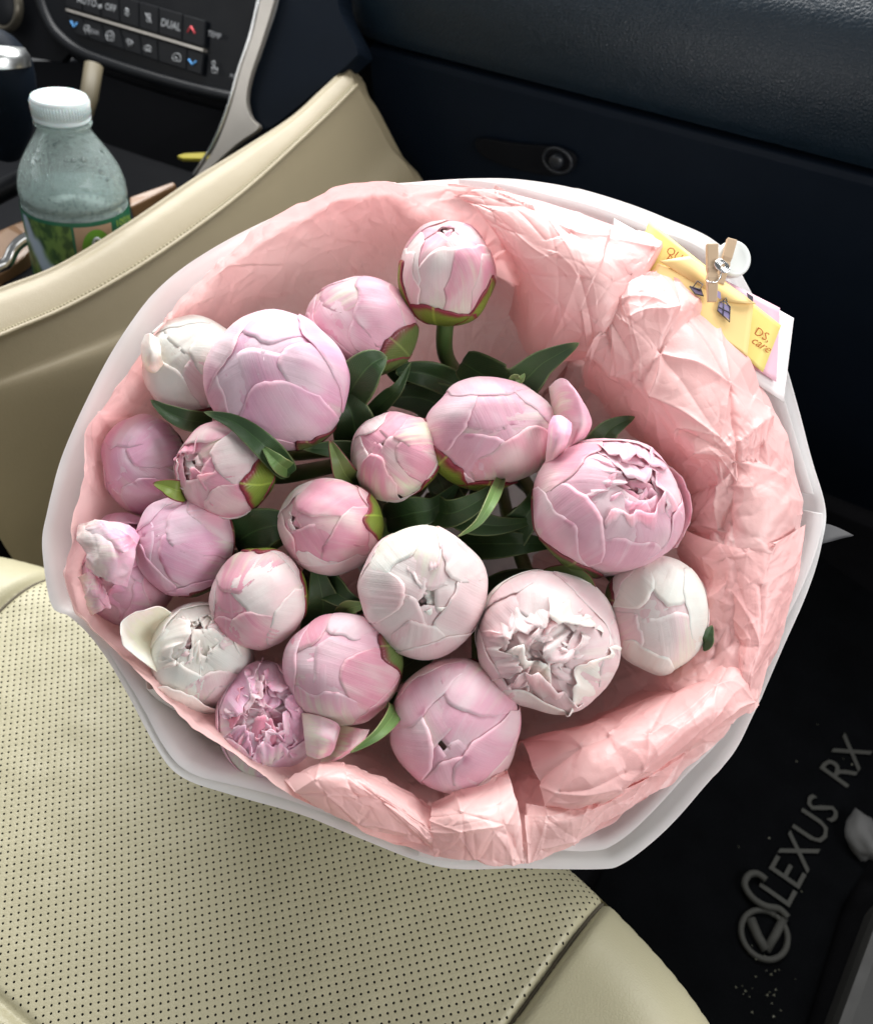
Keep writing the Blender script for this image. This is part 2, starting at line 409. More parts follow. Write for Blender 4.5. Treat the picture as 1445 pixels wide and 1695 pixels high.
for sf_ in (seamR, seamL):
    a_s = sf_(bs_); ok_ = bs_ < AF(a_s)-.001
    tube('seam_shade_line', CAR(a_s[ok_], bs_[ok_], zseat(a_s[ok_], bs_[ok_])-.0058), .0013, plain('seam_shade_dark', (.10, .085, .06), .8), seat, seg=6)  # dark tube down in the crease, its colour stands in for seam shade
# front apron under the rounded edge
a = np.linspace(-.655, .235, 90); h = np.linspace(0, 1, 12)
Ag, Hg = np.meshgrid(a, h, indexing='ij')
grid('front_apron', CAR(Ag, AF(Ag)-.004-.03*Hg, zseat(Ag, AF(Ag)-.004)-.16*Hg), M_LEATH, seat)
grid('side_apron', CAR(.239-.012*h[None, :]+0*np.linspace(-.2, .2, 30)[:, None], np.linspace(-.2, .1, 30)[:, None]+0*h[None, :], -.08-.16*h[None, :]+0*np.linspace(-.2, .2, 30)[:, None]), M_LEATH, seat)

# ---------------------------------------------------------------- floor + mat
ZF = -.36
mk('floor', [CAR(-2, -.9, ZF), CAR(1.4, -.9, ZF), CAR(1.4, 1.2, ZF), CAR(-2, 1.2, ZF)], [[0, 1, 2, 3]], M_CARPET)['kind'] = 'structure'
FP = Plane([0, 0, ZF+.012], [0, 0, 1])
mp = [FP.hit(*q) for q in ((1120, 1700), (960, 1520), (1180, 1020), (1330, 900), (1500, 1020), (1500, 1330), (1395, 1500), (1330, 1720))]
mat = empty('floor_mat', np.mean(mp, 0), 'black carpet floor mat with grey brand lettering and round emblem in the footwell', 'floor mat')
prism('carpet_pad', mp, [0, 0, 1], -.011, M_MAT, mat, bevel=.004)
ext = FP.hit(1350, 1340)-FP.hit(1262, 1500); eyt = np.cross(ZZ, ext)
o1 = FP.hit(1302, 1508); ln = np.linalg.norm(FP.hit(1400, 1328)-o1)
textmesh('lettering', 'LEXUS', o1, ext, eyt, ln/3.0*1.0, .003, M_LOGO, mat, bold=.0, sx=.95)
ext2 = FP.hit(1425, 1250)-FP.hit(1376, 1320)
textmesh('lettering', 'RX', FP.hit(1397, 1310), ext2, np.cross(ZZ, ext2), ln/3.0*1.0, .003, M_LOGO, mat, bold=.0)
ec = FP.hit(1263, 1548); er = np.linalg.norm(FP.hit(1224, 1548)-ec)
th = np.linspace(0, 2*math.pi, 41)
ex_ = ext/np.linalg.norm(ext); ey_ = np.cross(ZZ, ex_)
tube('emblem_ring', [ec+er*(math.cos(t)*ex_+.95*math.sin(t)*ey_)+ZZ*.003 for t in th], .003, M_LOGO, mat)
tube('emblem_stroke', [FP.hit(*q)+ZZ*.003 for q in ((1240, 1522), (1252, 1552), (1266, 1574))], .005, M_LOGO, mat)
tube('emblem_stroke', [FP.hit(*q)+ZZ*.003 for q in ((1266, 1574), (1282, 1548), (1296, 1520))], .0042, M_LOGO, mat)
tube('pale_cord', catmull([FP.hit(*q)+ZZ*.007 for q in ((1264, 1460), (1250, 1450), (1236, 1452), (1229, 1468), (1240, 1488), (1262, 1503), (1285, 1508), (1300, 1522))], 30), .0035, M_LOGO)
tag(bpy.data.objects['pale_cord'], 'thin pale cord curled on the mat beside the round emblem', 'cord')
sil = empty('door_sill', CAR(.33, .1, ZF), 'dark plastic door sill strip along the edge of the footwell', 'door sill')
def box_car(name, a0, a1, b0, b1, z0, z1, mat_, par, bevel=.01):
    P = [CAR(a0, b0, z0), CAR(a1, b0, z0), CAR(a1, b1, z0), CAR(a0, b1, z0)]
    return prism(name, P, [0, 0, 1], z1-z0, mat_, par, bevel=bevel)
PD = Plane([0, 0, ZF+.05], [0, 0, 1])
q = [PD.hit(1372, 1720), PD.hit(1460, 1480), PD.hit(1700, 1480), PD.hit(1600, 1800)]
prism('sill_strip', q, [0, 0, 1], -.05, plain('sill_grey', (.008, .008, .0075), .6), sil, bevel=.012)
V = FP.hit(1422, 1392)
rs = np.random.RandomState(3)
gu, gv = np.meshgrid(np.linspace(0, 2*math.pi, 24, endpoint=False), np.linspace(0, math.pi, 14), indexing='ij')
dirs = np.stack([np.sin(gv)*np.cos(gu), np.sin(gv)*np.sin(gu), np.cos(gv)], -1)
lump = V+ZZ*.012+dirs*np.array([.016, .026, .012])*(1+.25*vn(dirs*2+3, 4))[..., None]
tag(grid('paper_scrap', lump, plain('scrap_white', (.05, .05, .05), .7), None, cu=True), 'small pale crumpled scrap lying on the dark floor mat', 'paper scrap')
fl_v, fl_f = [], []
for i in range(30):
    x, y = rs.uniform(1210, 1440), rs.uniform(1180, 1690)
    if i < 22: x, y = rs.normal(1262, 25), rs.normal(1640, 30)
    c = FP.hit(x, y)+ZZ*.003; s = rs.uniform(.0005, .0015)
    k = len(fl_v); an = rs.uniform(0, 6)
    for t in range(3): fl_v.append(c+s*(math.cos(an+t*2.1)*ex_+math.sin(an+t*2.1)*ey_)+ZZ*rs.uniform(0, .002))
    fl_f.append([k, k+1, k+2])
tag(mk('crumbs', fl_v, fl_f, plain('crumb', (.06, .06, .04), .6)), 'scattered pale crumbs and grit on the dark floor mat', 'crumbs', kind='stuff')

# ---------------------------------------------------------------- dashboard
dash = empty('dashboard', CAR(-.2, .9, ZF), 'dark navy leather dashboard with closed glove box in front of the seat', 'dashboard')
def extr(name, prof, a0, a1, mat_, par, na=60, ncat=40, aw=None):
    pr = catmull(prof, ncat); a = np.linspace(a0, a1, na)
    Ag = np.broadcast_to(a[:, None], (na, ncat)).copy(); Bg = np.broadcast_to(pr[None, :, 0], (na, ncat)).copy(); Zg = np.broadcast_to(pr[None, :, 1], (na, ncat)).copy()
    if aw is not None: Ag, Bg, Zg = aw(Ag, Bg, Zg)
    return grid(name, CAR(Ag, Bg, Zg), mat_, par)
def padw(A, B, Z):
    t = np.clip((-.62-A)/.09, 0, 1); B = B+.05*t*t; Z = Z+.012*(A+.66); return A, B, Z
extr('upper_pad', [(.95, .158), (.888, .160), (.876, .168), (.868, .19), (.862, .225), (.866, .258), (.884, .288), (.93, .312), (1.05, .325), (1.3, .33)], -.71, .62, M_DASH, dash, 60, 70, padw)
extr('glove_box_door', [(.93, .155), (.892, .153), (.884, .147), (.884, .13), (.888, .05), (.90, -.05), (.93, -.2), (.99, -.35)], -.645, .62, M_DASHS, dash, 50, 60,
     lambda A, B, Z: (A, B, Z+.012*(A+.66)))
extr('lower_frame', [(.93, .2), (.91, .15), (.905, .05), (.915, -.05), (.945, -.2), (1.0, -.36)], -.72, -.60, M_BLACK, dash, 12, 40)
GP = Plane(CAR(0, .882, .1), -FWD)
pts = [(792, 228), (860, 236), (930, 243), (955, 258), (948, 282), (915, 290), (850, 277), (800, 256)]
prism('latch_recess', catmull([GP.hit(*p) for p in pts], 32, True), -FWD, .004, M_BLACK, dash, bevel=.0015)
lc = GP.hit(925, 263)-FWD*.004
tube('latch_ring', [lc+.014*(math.cos(t)*LAT*1.25+math.sin(t)*ZZ) for t in th], .0018, plain('latch_grey', (.012, .014, .018), .45), dash)
lathe('key_lock', lc, -FWD*.006, [(0, .008), (1, .008), (1.1, .006), (1.1, .0)], plain('latch_grey2', (.012, .014, .018), .3), dash, 24)

# ---------------------------------------------------------------- centre console
con = empty('centre_console', CAR(-.75, .6, ZF), 'centre console with cream leather side rail and dark climate control panel', 'console')
xs = [-90, 0, 100, 215, 320, 400, 480, 530, 574]
tops = [515, 478, 438, 368, 297, 248, 197, 152, 112]
stx = [-75, 15, 115, 230, 335, 415, 495, 545, 588]
sty = [585, 548, 505, 440, 368, 305, 232, 185, 142]
bxx = [-100, 0, 130, 260, 380, 470, 560, 640, 692]
bxy = [722, 690, 645, 600, 550, 510, 450, 390, 325]
dr = .79+.22*np.array(xs)/572.
def LP(X, Y, D): return W(np.array(X, float), np.array(Y, float), np.array(D, float))
C1 = LP(xs, tops, dr); C3 = LP(stx, sty, dr-.012)
rd = C3[-1]-C3[1]; rn = np.array([rd[1], -rd[0], 0]); rn /= np.linalg.norm(rn)
C9 = .45*np.array([Plane(C3[i]-rn*.004, rn).hit(bxx[i], bxy[i]) for i in range(9)])+.55*LP(bxx, bxy, dr)

C0 = C1+ZZ*-.10+np.array([-.02, .02, 0]); Cm = (C1*.5+C3*.5)+ZZ*.006
C1b = C1*.8+C3*.2+ZZ*.0035
C3b = C3*.85+C9*.15+ZZ*.004
C6 = C3*.5+C9*.5; C9b = C9+ZZ*-.22
rows = np.stack([C0, C0*.35+C1*.65+np.array([-.002, .002, .0]), C1, C1b, Cm, C3+ZZ*.001, C3b, C6, C9, C9b])
R = catmull(np.swapaxes(catmull(rows, 90), 0, 1), 120)
Nn = normals(R)
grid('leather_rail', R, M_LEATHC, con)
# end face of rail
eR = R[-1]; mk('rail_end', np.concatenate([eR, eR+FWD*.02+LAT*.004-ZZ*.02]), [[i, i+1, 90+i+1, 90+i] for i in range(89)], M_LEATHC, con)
st = catmull(C3, 150)+ZZ*.0022
V = []; F = []
for i in range(0, 148, 1):
    a_, b_ = st[i], st[i]*.35+st[i+1]*.65
    v, f = tubeVF([a_, (a_+b_)/2+ZZ*.0008, b_], .0011, 5); k = len(V); V += v.tolist(); F += [[q+k for q in ff] for ff in f]
mk('stitching', V, F, M_SEAM, con)['kind'] = 'stuff'
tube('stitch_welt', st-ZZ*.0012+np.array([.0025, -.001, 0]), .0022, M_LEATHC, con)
# climate panel plane
PN = -FWD*.86+ZZ*.5; PP = Plane(W(np.array(250.), np.array(60.), np.array(1.12)), PN); pn = PP.n
def PH(pts): return [PP.hit(*p) for p in pts]
prism('panel_fascia', PH([(60, -60), (455, -60), (440, 0), (404, 150), (392, 158), (200, 108), (140, 86), (98, 60), (72, 30)]), pn, -.01, M_GLOSS, con, bevel=.002)
tube('panel_rim', catmull(PH([(62, -60), (66, -10), (82, 35), (104, 64), (142, 90), (220, 118), (310, 144), (392, 164)]), 60), .0075, M_BTN, con, seg=12)
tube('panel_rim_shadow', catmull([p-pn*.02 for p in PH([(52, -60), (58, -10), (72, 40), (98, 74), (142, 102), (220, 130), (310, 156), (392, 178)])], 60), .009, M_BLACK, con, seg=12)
def lerp(a, b, t): return (a[0]+(b[0]-a[0])*t, a[1]+(b[1]-a[1])*t)
def row(tl, tr, bl, br, cuts):
    for c0, c1 in zip(cuts[:-1], cuts[1:]):
        g = .0022
        prism('button', PH([lerp(tl, tr, c0+g), lerp(tl, tr, c1-g), lerp(bl, br, c1-g), lerp(bl, br, c0+g)]), pn, .006, M_BTN, con, bevel=.0012)
row((112, -32), (346, 36), (116, 12), (344, 80), [0, .12, .255, .39, .53, .67, .84, 1])
row((118, 24), (343, 90), (132, 58), (339, 126), [0, .11, .25, .39, .53, .66, .88, 1])
prism('silver_line', PH([(117, 16), (344, 83), (343, 87), (118, 20)]), pn, .0075, M_SILV, con)
ex = PP.hit(343, 90)-PP.hit(118, 24); ey = np.cross(pn, ex)
def ptxt(s, x, y, size, m=M_TEXT, **k): textmesh('legend', s, PP.hit(x, y)+pn*.0066, ex, ey, size*.00062, .0003, m, con, align='CENTER', **k)
ptxt('AUTO', 151, 10, 20); ptxt('OFF', 190, 20, 18); ptxt('DUAL', 289, 49, 20); ptxt('REAR', 163, 58, 12, M_TEXTD)
def on(x, y, h=.0068): return PP.hit(x, y)+pn*h
def glyph(strokes, m=M_TEXT, r=.0005):
    V = []; F = []
    for s in strokes:
        v, f = tubeVF([on(*p) for p in s], r, 4); k = len(V); V += v.tolist(); F += [[q+k for q in ff] for ff in f]
    mk('legend_icon', V, F, m, con)
def arc(x, y, r, a0, a1, n=9): return [(x+r*math.cos(t), y+r*math.sin(t)) for t in np.linspace(a0, a1, n)]
glyph([[(317, 55), (323, 46), (329, 57)]], M_RED, .0013)
glyph([[(125, 37), (130, 47), (135, 40)]], M_BLUE, .0013); glyph([[(319, 100), (325, 109), (331, 103)]], M_BLUE, .0013)
glyph([arc(173, 13, 3.0, 0, 6.28), [(171, 10), (175, 16)], [(175, 10), (171, 16)]])
glyph([arc(217, 20, 3, 0, 6.28), [(214, 25), (220, 29)], [(216, 15), (221, 27)]])
glyph([arc(253, 28, 3, 0, 6.28), arc(253, 35, 3.4, 0, 6.28), [(248, 24), (258, 40)]])
glyph([arc(151, 49, 5, 2.6, 6.6), [(148, 49), (150, 58)], [(152, 48), (156, 59)]])
glyph([arc(189, 60, 6.5, 2.8, 6.6), [(183, 58), (184, 67), (195, 70), (196, 60)], [(187, 58), (186, 67)], [(191, 58), (192, 68)]])
glyph([arc(219, 69, 2.5, 0, 6.28), [(219, 72), (221, 79)], [(225, 68), (225, 78)], [(221, 75), (228, 72)]])
glyph([arc(251, 83, 6, 3.1, 6.4), [(246, 84), (257, 87)], [(250, 80), (249, 88)], [(253, 82), (256, 88)]])
glyph([arc(299, 97, 7, 2.9, 6.5), [(293, 97), (293, 101), (305, 104), (306, 99)], [(297, 95), (301, 101)]])
ptxt('TEMP', 361, 64, 14, M_TEXTD)
glyph([arc(360, 106, 3, 0, 6.28), [(358, 112), (357, 121), (364, 123)], [(361, 110), (363, 121)], [(366, 114), (366, 124)]])
ptxt('MODE', 396, 132, 10, M_TEXTD)
# start button
SP = PP; bc = on(14, 12, .004)
lathe('start_button_ring', bc-pn*.004, pn*.012, [(0, .031), (.8, .031), (1, .028), (.8, .025), (.4, .024)], plain('ring_dark', (.10, .09, .07), .3, .6), con, 40)
lathe('start_button', bc-pn*.004, pn*.009, [(0, .0235), (.9, .0235), (1, .022), (1, 0.)], M_BTN, con, 40)
for s, y in (('START', -3), ('STOP', 10), ('ENGINE', 20)):
    textmesh('legend', s, PP.hit(13, y)+pn*.006, ex, ey, .0115 if s != 'ENGINE' else .008, .0003, M_TEXT, con, align='CENTER')
# fascia field around start button
prism('fascia_side', [p-pn*.012 for p in PH([(-160, -60), (62, -60), (76, 40), (110, 78), (90, 100), (-160, 60)])], pn, -.01, M_BLACK, con)
# silver trim strip
TP = Plane(PP.hit(420, 100)+pn*.02, PN)
prism('silver_trim', catmull([TP.hit(*p) for p in [(447, -40), (466, -40), (461, 0), (440, 70), (420, 130), (414, 168), (421, 196), (434, 214), (398, 240), (330, 300), (335, 285), (362, 245), (386, 185), (404, 120), (424, 60), (438, 0)]], 80, True), TP.n, .007, M_SILV, con, bevel=.003)
tube('trim_edge', catmull([TP.hit(*p)+TP.n*.006 for p in [(438, -30), (434, 0), (420, 60), (400, 120), (382, 182), (358, 240), (325, 292)]], 40), .0022, M_CHROME, con)
prism('trim_back', catmull([TP.hit(*p)-TP.n*.004 for p in [(466, -60), (540, -60), (560, 20), (588, 80), (578, 100), (520, 150), (440, 212), (405, 205), (410, 150), (436, 70), (458, 0)]], 60, True), TP.n, -.03, M_DASHS, con)
# cavity walls / tray behind
prism('tray_floor', [CAR(-1.35, .35, -.06), CAR(-.66, .35, -.06), CAR(-.66, 1.0, -.06), CAR(-1.35, 1.0, -.06)], ZZ, -.02, M_BLACK, con)
prism('tray_back', [PP.hit(-200, 80)-pn*.09, PP.hit(440, 80)-pn*.09, PP.hit(440, 420)-pn*.12, PP.hit(-200, 420)-pn*.12], pn, -.02, M_BLACK, con)
tube('cavity_post', [W(np.array(x*1.), np.array(y*1.), np.array(1.10)) for x, y in ((156, 108), (148, 160), (132, 215))], .011, plain('post_beige', (.09, .075, .045), .6), con, seg=12)
prism('wood_trim', catmull([W(np.array(x*1.), np.array(y*1.), np.array(dd)) for x, y, dd in ((-90, 430, .93), (20, 372, .95), (60, 362, .96), (58, 400, .95), (20, 440, .93), (-90, 500, .90))], 40, True), ZZ, -.02, M_WOOD, con, bevel=.003)
prism('wood_trim', [W(np.array(x*1.), np.array(y*1.), np.array(dd)) for x, y, dd in ((214, 326, 1.03), (288, 300, 1.06), (292, 306, 1.06), (250, 326, 1.04), (216, 342, 1.02))], ZZ, -.02, M_WOOD, con, bevel=.003)
tube('chrome_edge', catmull([W(np.array(x*1.), np.array(y*1.), np.array(.90)) for x, y in ((-70, 470), (0, 441), (14, 432), (24, 412), (40, 397), (62, 388))], 40), .006, M_CHROME, con, seg=12)
tube('chrome_edge', catmull([W(np.array(x*1.), np.array(y*1.), np.array(.97)) for x, y in ((-60, 412), (0, 390), (50, 372))], 20), .0025, M_SILV, con, seg=10)
tube('tray_ridge', catmull([W(np.array(x*1.), np.array(y*1.), np.array(1.02)) for x, y in ((-60, 350), (0, 318), (45, 295))], 20), .012, M_BTN, con, seg=12)
cb_ = W(np.array(135.), np.array(400.), np.array(.92)); ct_ = W(np.array(100.), np.array(172.), np.array(.83)); bax = ct_-cb_
prism('cup_holder', catmull([cb_-bax*.35+.085*(math.cos(t)*LAT+math.sin(t)*FWD) for t in np.linspace(0, 6.28, 24, endpoint=False)], 48, True), ZZ, .012, M_BLACK, con, bevel=.003)
tag(prism('yellow_object', [W(np.array(x*1.), np.array(y*1.), np.array(dd)) for x, y, dd in ((294, 258, 1.12), (305, 254, 1.12), (347, 252, 1.11), (345, 262, 1.10), (303, 262, 1.11))], ZZ, -.004, plain('yellow_plastic', (.28, .24, .02), .5), None), 'thin yellow item lying in the dark console cubby', 'item')
# gear lever
gl = empty('gear_lever', W(np.array(20.), np.array(330.), np.array(1.0)), 'dark leather gear lever with chrome top left of the bottle', 'gear lever')
gk = catmull([W(np.array(x*1.), np.array(y*1.), np.array(dd)) for x, y, dd in ((-8, 66, .90), (-4, 90, .90), (4, 150, .93), (10, 200, .96), (8, 250, .99))], 30)
V, F = tubeVF(gk, catmull([.012, .031, .034, .028, .018], 30), 28); mk('knob', V, F, M_DASHS, gl)
lathe('chrome_cap', W(np.array(-8.), np.array(100.), np.array(.895)), UP*.012+ZZ*.02, [(-.2, .033), (.1, .034), (.35, .031), (.5, .02), (.55, 0.)], plain('satin_chrome', (.6, .62, .62), .3, 1.), gl, 40)
prism('silver_shroud', catmull([W(np.array(x*1.), np.array(y*1.), np.array(1.03)) for x, y in ((-80, 140), (5, 170), (25, 200), (44, 238), (-80, 240))], 40, True), -FW, .008, M_SILV, gl, bevel=.003)

# ---------------------------------------------------------------- bottle
bot = empty('water_bottle', cb_-bax*.35, 'clear water bottle with white cap and green label in the cup holder', 'bottle')
def plastic(name, col, rough, trans):
    t = NT(name); o = t.obj()
    v = t.n('ShaderNodeTexVoronoi'); v.inputs['Scale'].default_value = 380; t.l(o, v.inputs['Vector'])
    dr_ = t.math('SUBTRACT', 1., t.ramp(v.outputs['Distance'], .12, .42))
    big = t.n('ShaderNodeTexVoronoi'); big.inputs['Scale'].default_value = 120; t.l(o, big.inputs['Vector'])
    db = t.math('MULTIPLY', t.math('SUBTRACT', 1., t.ramp(big.outputs['Distance'], .08, .26)), t.ramp(t.noise(o, 30, 2), .5, .6))
    nm = t.bump(t.math('ADD', dr_, t.math('MULTIPLY', db, 3.5)), 1., .0011)
    p = t.bsdf(col, rough, 0, .6, nm, Transmission_Weight=trans, IOR=1.3)
    tr = t.n('ShaderNodeBsdfTransparent'); tr.inputs[0].default_value = (.93, .97, .96, 1)
    mx = t.n('ShaderNodeMixShader'); mx.inputs[0].default_value = .6; t.l(p.outputs[0], mx.inputs[1]); t.l(tr.outputs[0], mx.inputs[2])
    return t.done(mx.outputs[0])
M_PET = plastic('misted_plastic', (.72, .82, .80), .10, .7)
prof = [(-.5, .049), (-.2, .051), (.20, .051), (.30, .051), (.33, .0495), (.355, .0492), (.375, .0505), (.42, .0505), (.48, .0495), (.56, .0462), (.64, .0405), (.72, .0335), (.79, .027), (.835, .0235), (.86, .0225), (.868, .0255), (.885, .0262), (.893, .0235), (.93, .022)]
pr = catmull(prof, 90)
lathe('bottle_wall', cb_, bax, pr, M_PET, bot, 72, solid=.0006)
pw = pr[pr[:, 0] < .40].copy(); pw[:, 1] -= .0025; pw = np.concatenate([pw, [[pw[-1, 0], 0.]]])
lathe('water', cb_, bax, pw, plain('water_pale', (.30, .38, .38), .08, 0, .6, Transmission_Weight=.6, IOR=1.33), bot, 60)
capm = plain('cap_white', (.50, .58, .59), .45, 0, .5, var=.04, Subsurface_Weight=.3, Subsurface_Scale=.004)
ths = 72
pc = [(.905, .0255), (.925, .0262), (.93, .0252), (.936, .0262), (1.03, .0262), (1.05, .0250), (1.057, .0230), (1.05, .021), (1.052, 0)]
lathe('cap', cb_, bax, pc, capm, bot, 72)
ax = bax/np.linalg.norm(bax); bx = np.cross(ax, FW); bx /= np.linalg.norm(bx); by = np.cross(ax, bx)
V = []; F = []
for i in range(60):
    t = i*2*math.pi/60; c = cb_+(.0262)*(math.cos(t)*bx+math.sin(t)*by)
    v, f = tubeVF([c+bax*.945, c+bax*1.025], .0006, 4); k = len(V); V += v.tolist(); F += [[q+k for q in ff] for ff in f]
mk('cap_ribs', V, F, capm, bot)['kind'] = 'stuff'
M_LAB = plain('label_green', (.010, .11, .06), .35, var=.2)
lathe('label', cb_, bax, [(-.55, .0514), (-.2, .0515), (.315, .0516)], M_LAB, bot, 72)
def lpatch(name, p0, p1, t0, t1, m, r=.0519, n=24, shape=None):
    th_ = np.linspace(p0, p1, n); tt = np.linspace(t0, t1, n)
    P = cb_+tt[None, :, None]*bax+r*(np.cos(th_)[:, None, None]*bx+np.sin(th_)[:, None, None]*by)
    if shape is not None:
        U, Vv = np.meshgrid(np.linspace(-1, 1, n), np.linspace(-1, 1, n), indexing='ij')
        rr = np.maximum(np.abs(U), np.abs(Vv)); q = np.sqrt(U*U+Vv*Vv)+1e-9; U, Vv = U*rr/q, Vv*rr/q
        pc_, tc = (p0+p1)/2, (t0+t1)/2; TH = pc_+U*(p1-p0)/2; TT = tc+Vv*(t1-t0)/2
        P = cb_+TT[..., None]*bax+r*(np.cos(TH)[..., None]*bx+np.sin(TH)[..., None]*by)
    return grid(name, P, m, bot)
def forest():
    t = NT('label_forest'); uv = t.n('ShaderNodeUVMap').outputs[0]
    n1 = t.noise(uv, 7, 5); n2 = t.noise(uv, 3, 2)
    c = t.mix(t.ramp(n1, .4, .6), (.02, .06, .015), (.10, .18, .04))
    sp = t.n('ShaderNodeSeparateXYZ'); t.l(uv, sp.inputs[0])
    s = t.math('SUBTRACT', t.math('ADD', sp.outputs[0], sp.outputs[1]), t.math('MULTIPLY', n2, .4))
    c = t.mix(t.math('MULTIPLY', t.ramp(s, .55, .75), t.math('SUBTRACT', 1., t.ramp(s, .85, 1.0))), c, (.30, .38, .48))
    return t.done(t.bsdf(c, .35).outputs[0])
# find the angle that faces the camera
thc = math.atan2((CAM-cb_)@by, (CAM-cb_)@bx)
sg = 1 if ((-math.sin(thc)*bx+math.cos(thc)*by)@RT) > 0 else -1
lpatch('label_picture', thc-sg*1.25, thc-sg*.15, -.45, .29, forest())
lpatch('label_square', thc-sg*.10, thc+sg*.62, -.45, .285, plain('label_tan', (.36, .24, .16), .4))
lpatch('label_seal', thc+sg*.0, thc+sg*.56, -.06, .26, plain('label_lime', (.12, .30, .03), .4), .0523, 24, 1)
def lp(tt, aa, r=.0526): return cb_+tt*bax+r*(math.cos(thc+sg*aa)*bx+math.sin(thc+sg*aa)*by)
for cc, rr_ in ((.15, .045), (.045, .05)):
    tube('label_glyph', [lp(cc+rr_*math.sin(t), .28+1.5*rr_*math.cos(t)) for t in np.linspace(0, 6.28, 20)], .0016, M_TEXT, bot)
for k in range(3):
    q0 = lp(.24-k*.07, .70); textmesh('label_print', ('100%', 'NATURAL', 'SPRING')[k], q0, lp(.12, .80)-lp(.12, .70), bax, .010, .0008, plain('label_text', (.30, .45, .05), .4), bot)

# ---------------------------------------------------------------- bouquet geometry
def Dp(py): return .50+(847-np.asarray(py, float))/550*.045
C0x, C0y = 720., 850.
def polar(poly, smooth=False):
    poly = np.array(poly, float); a = np.arctan2(poly[:, 1]-C0y, poly[:, 0]-C0x); r = np.hypot(poly[:, 0]-C0x, poly[:, 1]-C0y)
    o = np.argsort(a); a, r = a[o], r[o]
    if smooth:
        q = catmull(np.stack([r*np.cos(a), r*np.sin(a)], -1), len(a)*8, True); q = q*.86+.14*np.roll(q, 6, 0)*.5+.14*np.roll(q, -6, 0)*.5; a = np.arctan2(q[:, 1], q[:, 0]); r = np.hypot(q[:, 0], q[:, 1]); o = np.argsort(a); a, r = a[o], r[o]
    # densify straight edges in cartesian
    X = r*np.cos(a); Y = r*np.sin(a); n = len(a); aa = []; rr = []
    for i in range(n):
        for t in np.linspace(0, 1, 14, endpoint=False):
            x = X[i]*(1-t)+X[(i+1) % n]*t; y = Y[i]*(1-t)+Y[(i+1) % n]*t; aa.append(math.atan2(y, x)); rr.append(math.hypot(x, y))
    aa = np.array(aa); rr = np.array(rr); o = np.argsort(aa); aa, rr = aa[o], rr[o]
    aa = np.concatenate([aa-2*math.pi, aa, aa+2*math.pi]); rr = np.concatenate([rr]*3)
    return lambda th: np.interp(th, aa, rr)
WHITE = [(690, 297), (780, 294), (870, 295), (990, 318), (1100, 360), (1190, 400), (1240, 470), (1300, 600), (1340, 740), (1367, 840), (1360, 900), (1330, 990), (1290, 1080), (1245, 1180), (1215, 1250), (1160, 1310), (1090, 1385), (1030, 1432), (990, 1440), (860, 1437), (730, 1438), (600, 1390), (480, 1340), (380, 1312), (305, 1288), (262, 1245), (200, 1130), (150, 1050), (112, 1012), (88, 1003), (70, 905), (78, 850), (100, 760), (150, 650), (200, 560), (260, 480), (340, 420), (430, 370), (520, 330), (600, 308)]
TISS = [(640, 303), (700, 300), (800, 314), (900, 345), (1010, 378), (1096, 402), (1080, 438), (1145, 492), (1215, 575), (1254, 620), (1290, 690), (1330, 830), (1325, 900), (1305, 990), (1275, 1100), (1245, 1160), (1200, 1220), (1110, 1300), (1000, 1365), (870, 1428), (715, 1415), (600, 1372), (500, 1325), (420, 1275), (320, 1205), (250, 1130), (180, 1060), (130, 1010), (108, 950), (125, 860), (145, 720), (175, 680), (250, 560), (290, 510), (360, 435), (450, 365), (550, 320)]
rW = polar(WHITE, True); rT = polar(TISS)
bq = None
def ringpts(th, rf, rfun, dd, squeeze=None):
    r = rfun(th)*rf; X = C0x+r*np.cos(th); Y = C0y+r*np.sin(th)
    return X, Y, Dp(Y)+dd
wrap = empty('flower_wrapping', W(np.array(800.), np.array(700.), np.array(.93)), 'white bouquet wrapping paper lined with crumpled pink tissue around the peonies', 'wrapping paper')
def wrap_sheet(name, rf, dd, tail, nth=720, th0=0, th1=2*math.pi, scale=lambda th: 1.0, amp=.0045, seed=1, thick=.00012):
    closed = abs(th1-th0-2*math.pi) < 1e-6
    th = np.linspace(th0, th1, nth, endpoint=not closed)
    n = 46; s = np.linspace(0, 1, n)
    P = np.zeros((nth, n, 3)); 
    tailp = np.array([800., 700.])
    for j, q in enumerate(s):
        f = rf*(1-q**.9*.90); depth = dd+float(np.interp(1-f/rf, [0, .05, .14, .26, .40, .55, .90], [0, .012, .062, .134, .20, .27, .43]))
        r = rW(th)*f*scale(th); X = C0x+r*np.cos(th)+(tailp[0]-C0x)*q; Y = C0y+r*np.sin(th)+(tailp[1]-C0y)*q
        P[:, j] = W(X, Y, Dp(C0y+rW(th)*np.sin(th))*(1-q)+.5*q+depth)
    N = normals(P, closed); U = np.cumsum(np.r_[0, np.linalg.norm(np.diff(P[:, 0], axis=0), axis=1)])[:, None]+0*s[None]; Vv = s[None, :]*.4+0*U
    h = amp*crumple(U, Vv, .10, seed, 1.0, .004, .25)*(.3+.7*sst(.0, .12, Vv/.4))+amp*.25*vn(np.stack([U*25, Vv*18, U*0], -1), seed)
    if closed: fade = np.minimum(1, np.minimum(np.arange(nth), nth-1-np.arange(nth))/12.)[:, None]; h = h*fade
    return grid(name, P+N*h[..., None], M_WRAP, wrap, cu=closed, solid=thick)
wrap_sheet('white_sheet', 1.0, .022, None, seed=11)
wrap_sheet('white_sheet', 1.0, .021, None, 500, th0=-1.5, th1=-.05, scale=lambda th: .968+.010*np.sin(th*3+1)+.024*sst(-1.2, -1.5, th), seed=12)
wrap_sheet('white_sheet', 1.0, .019, None, 500, th0=.0, th1=1.62, scale=lambda th: .940+.05*sst(.95, .0, th)+.045*sst(1.1, 1.6, th), seed=13)
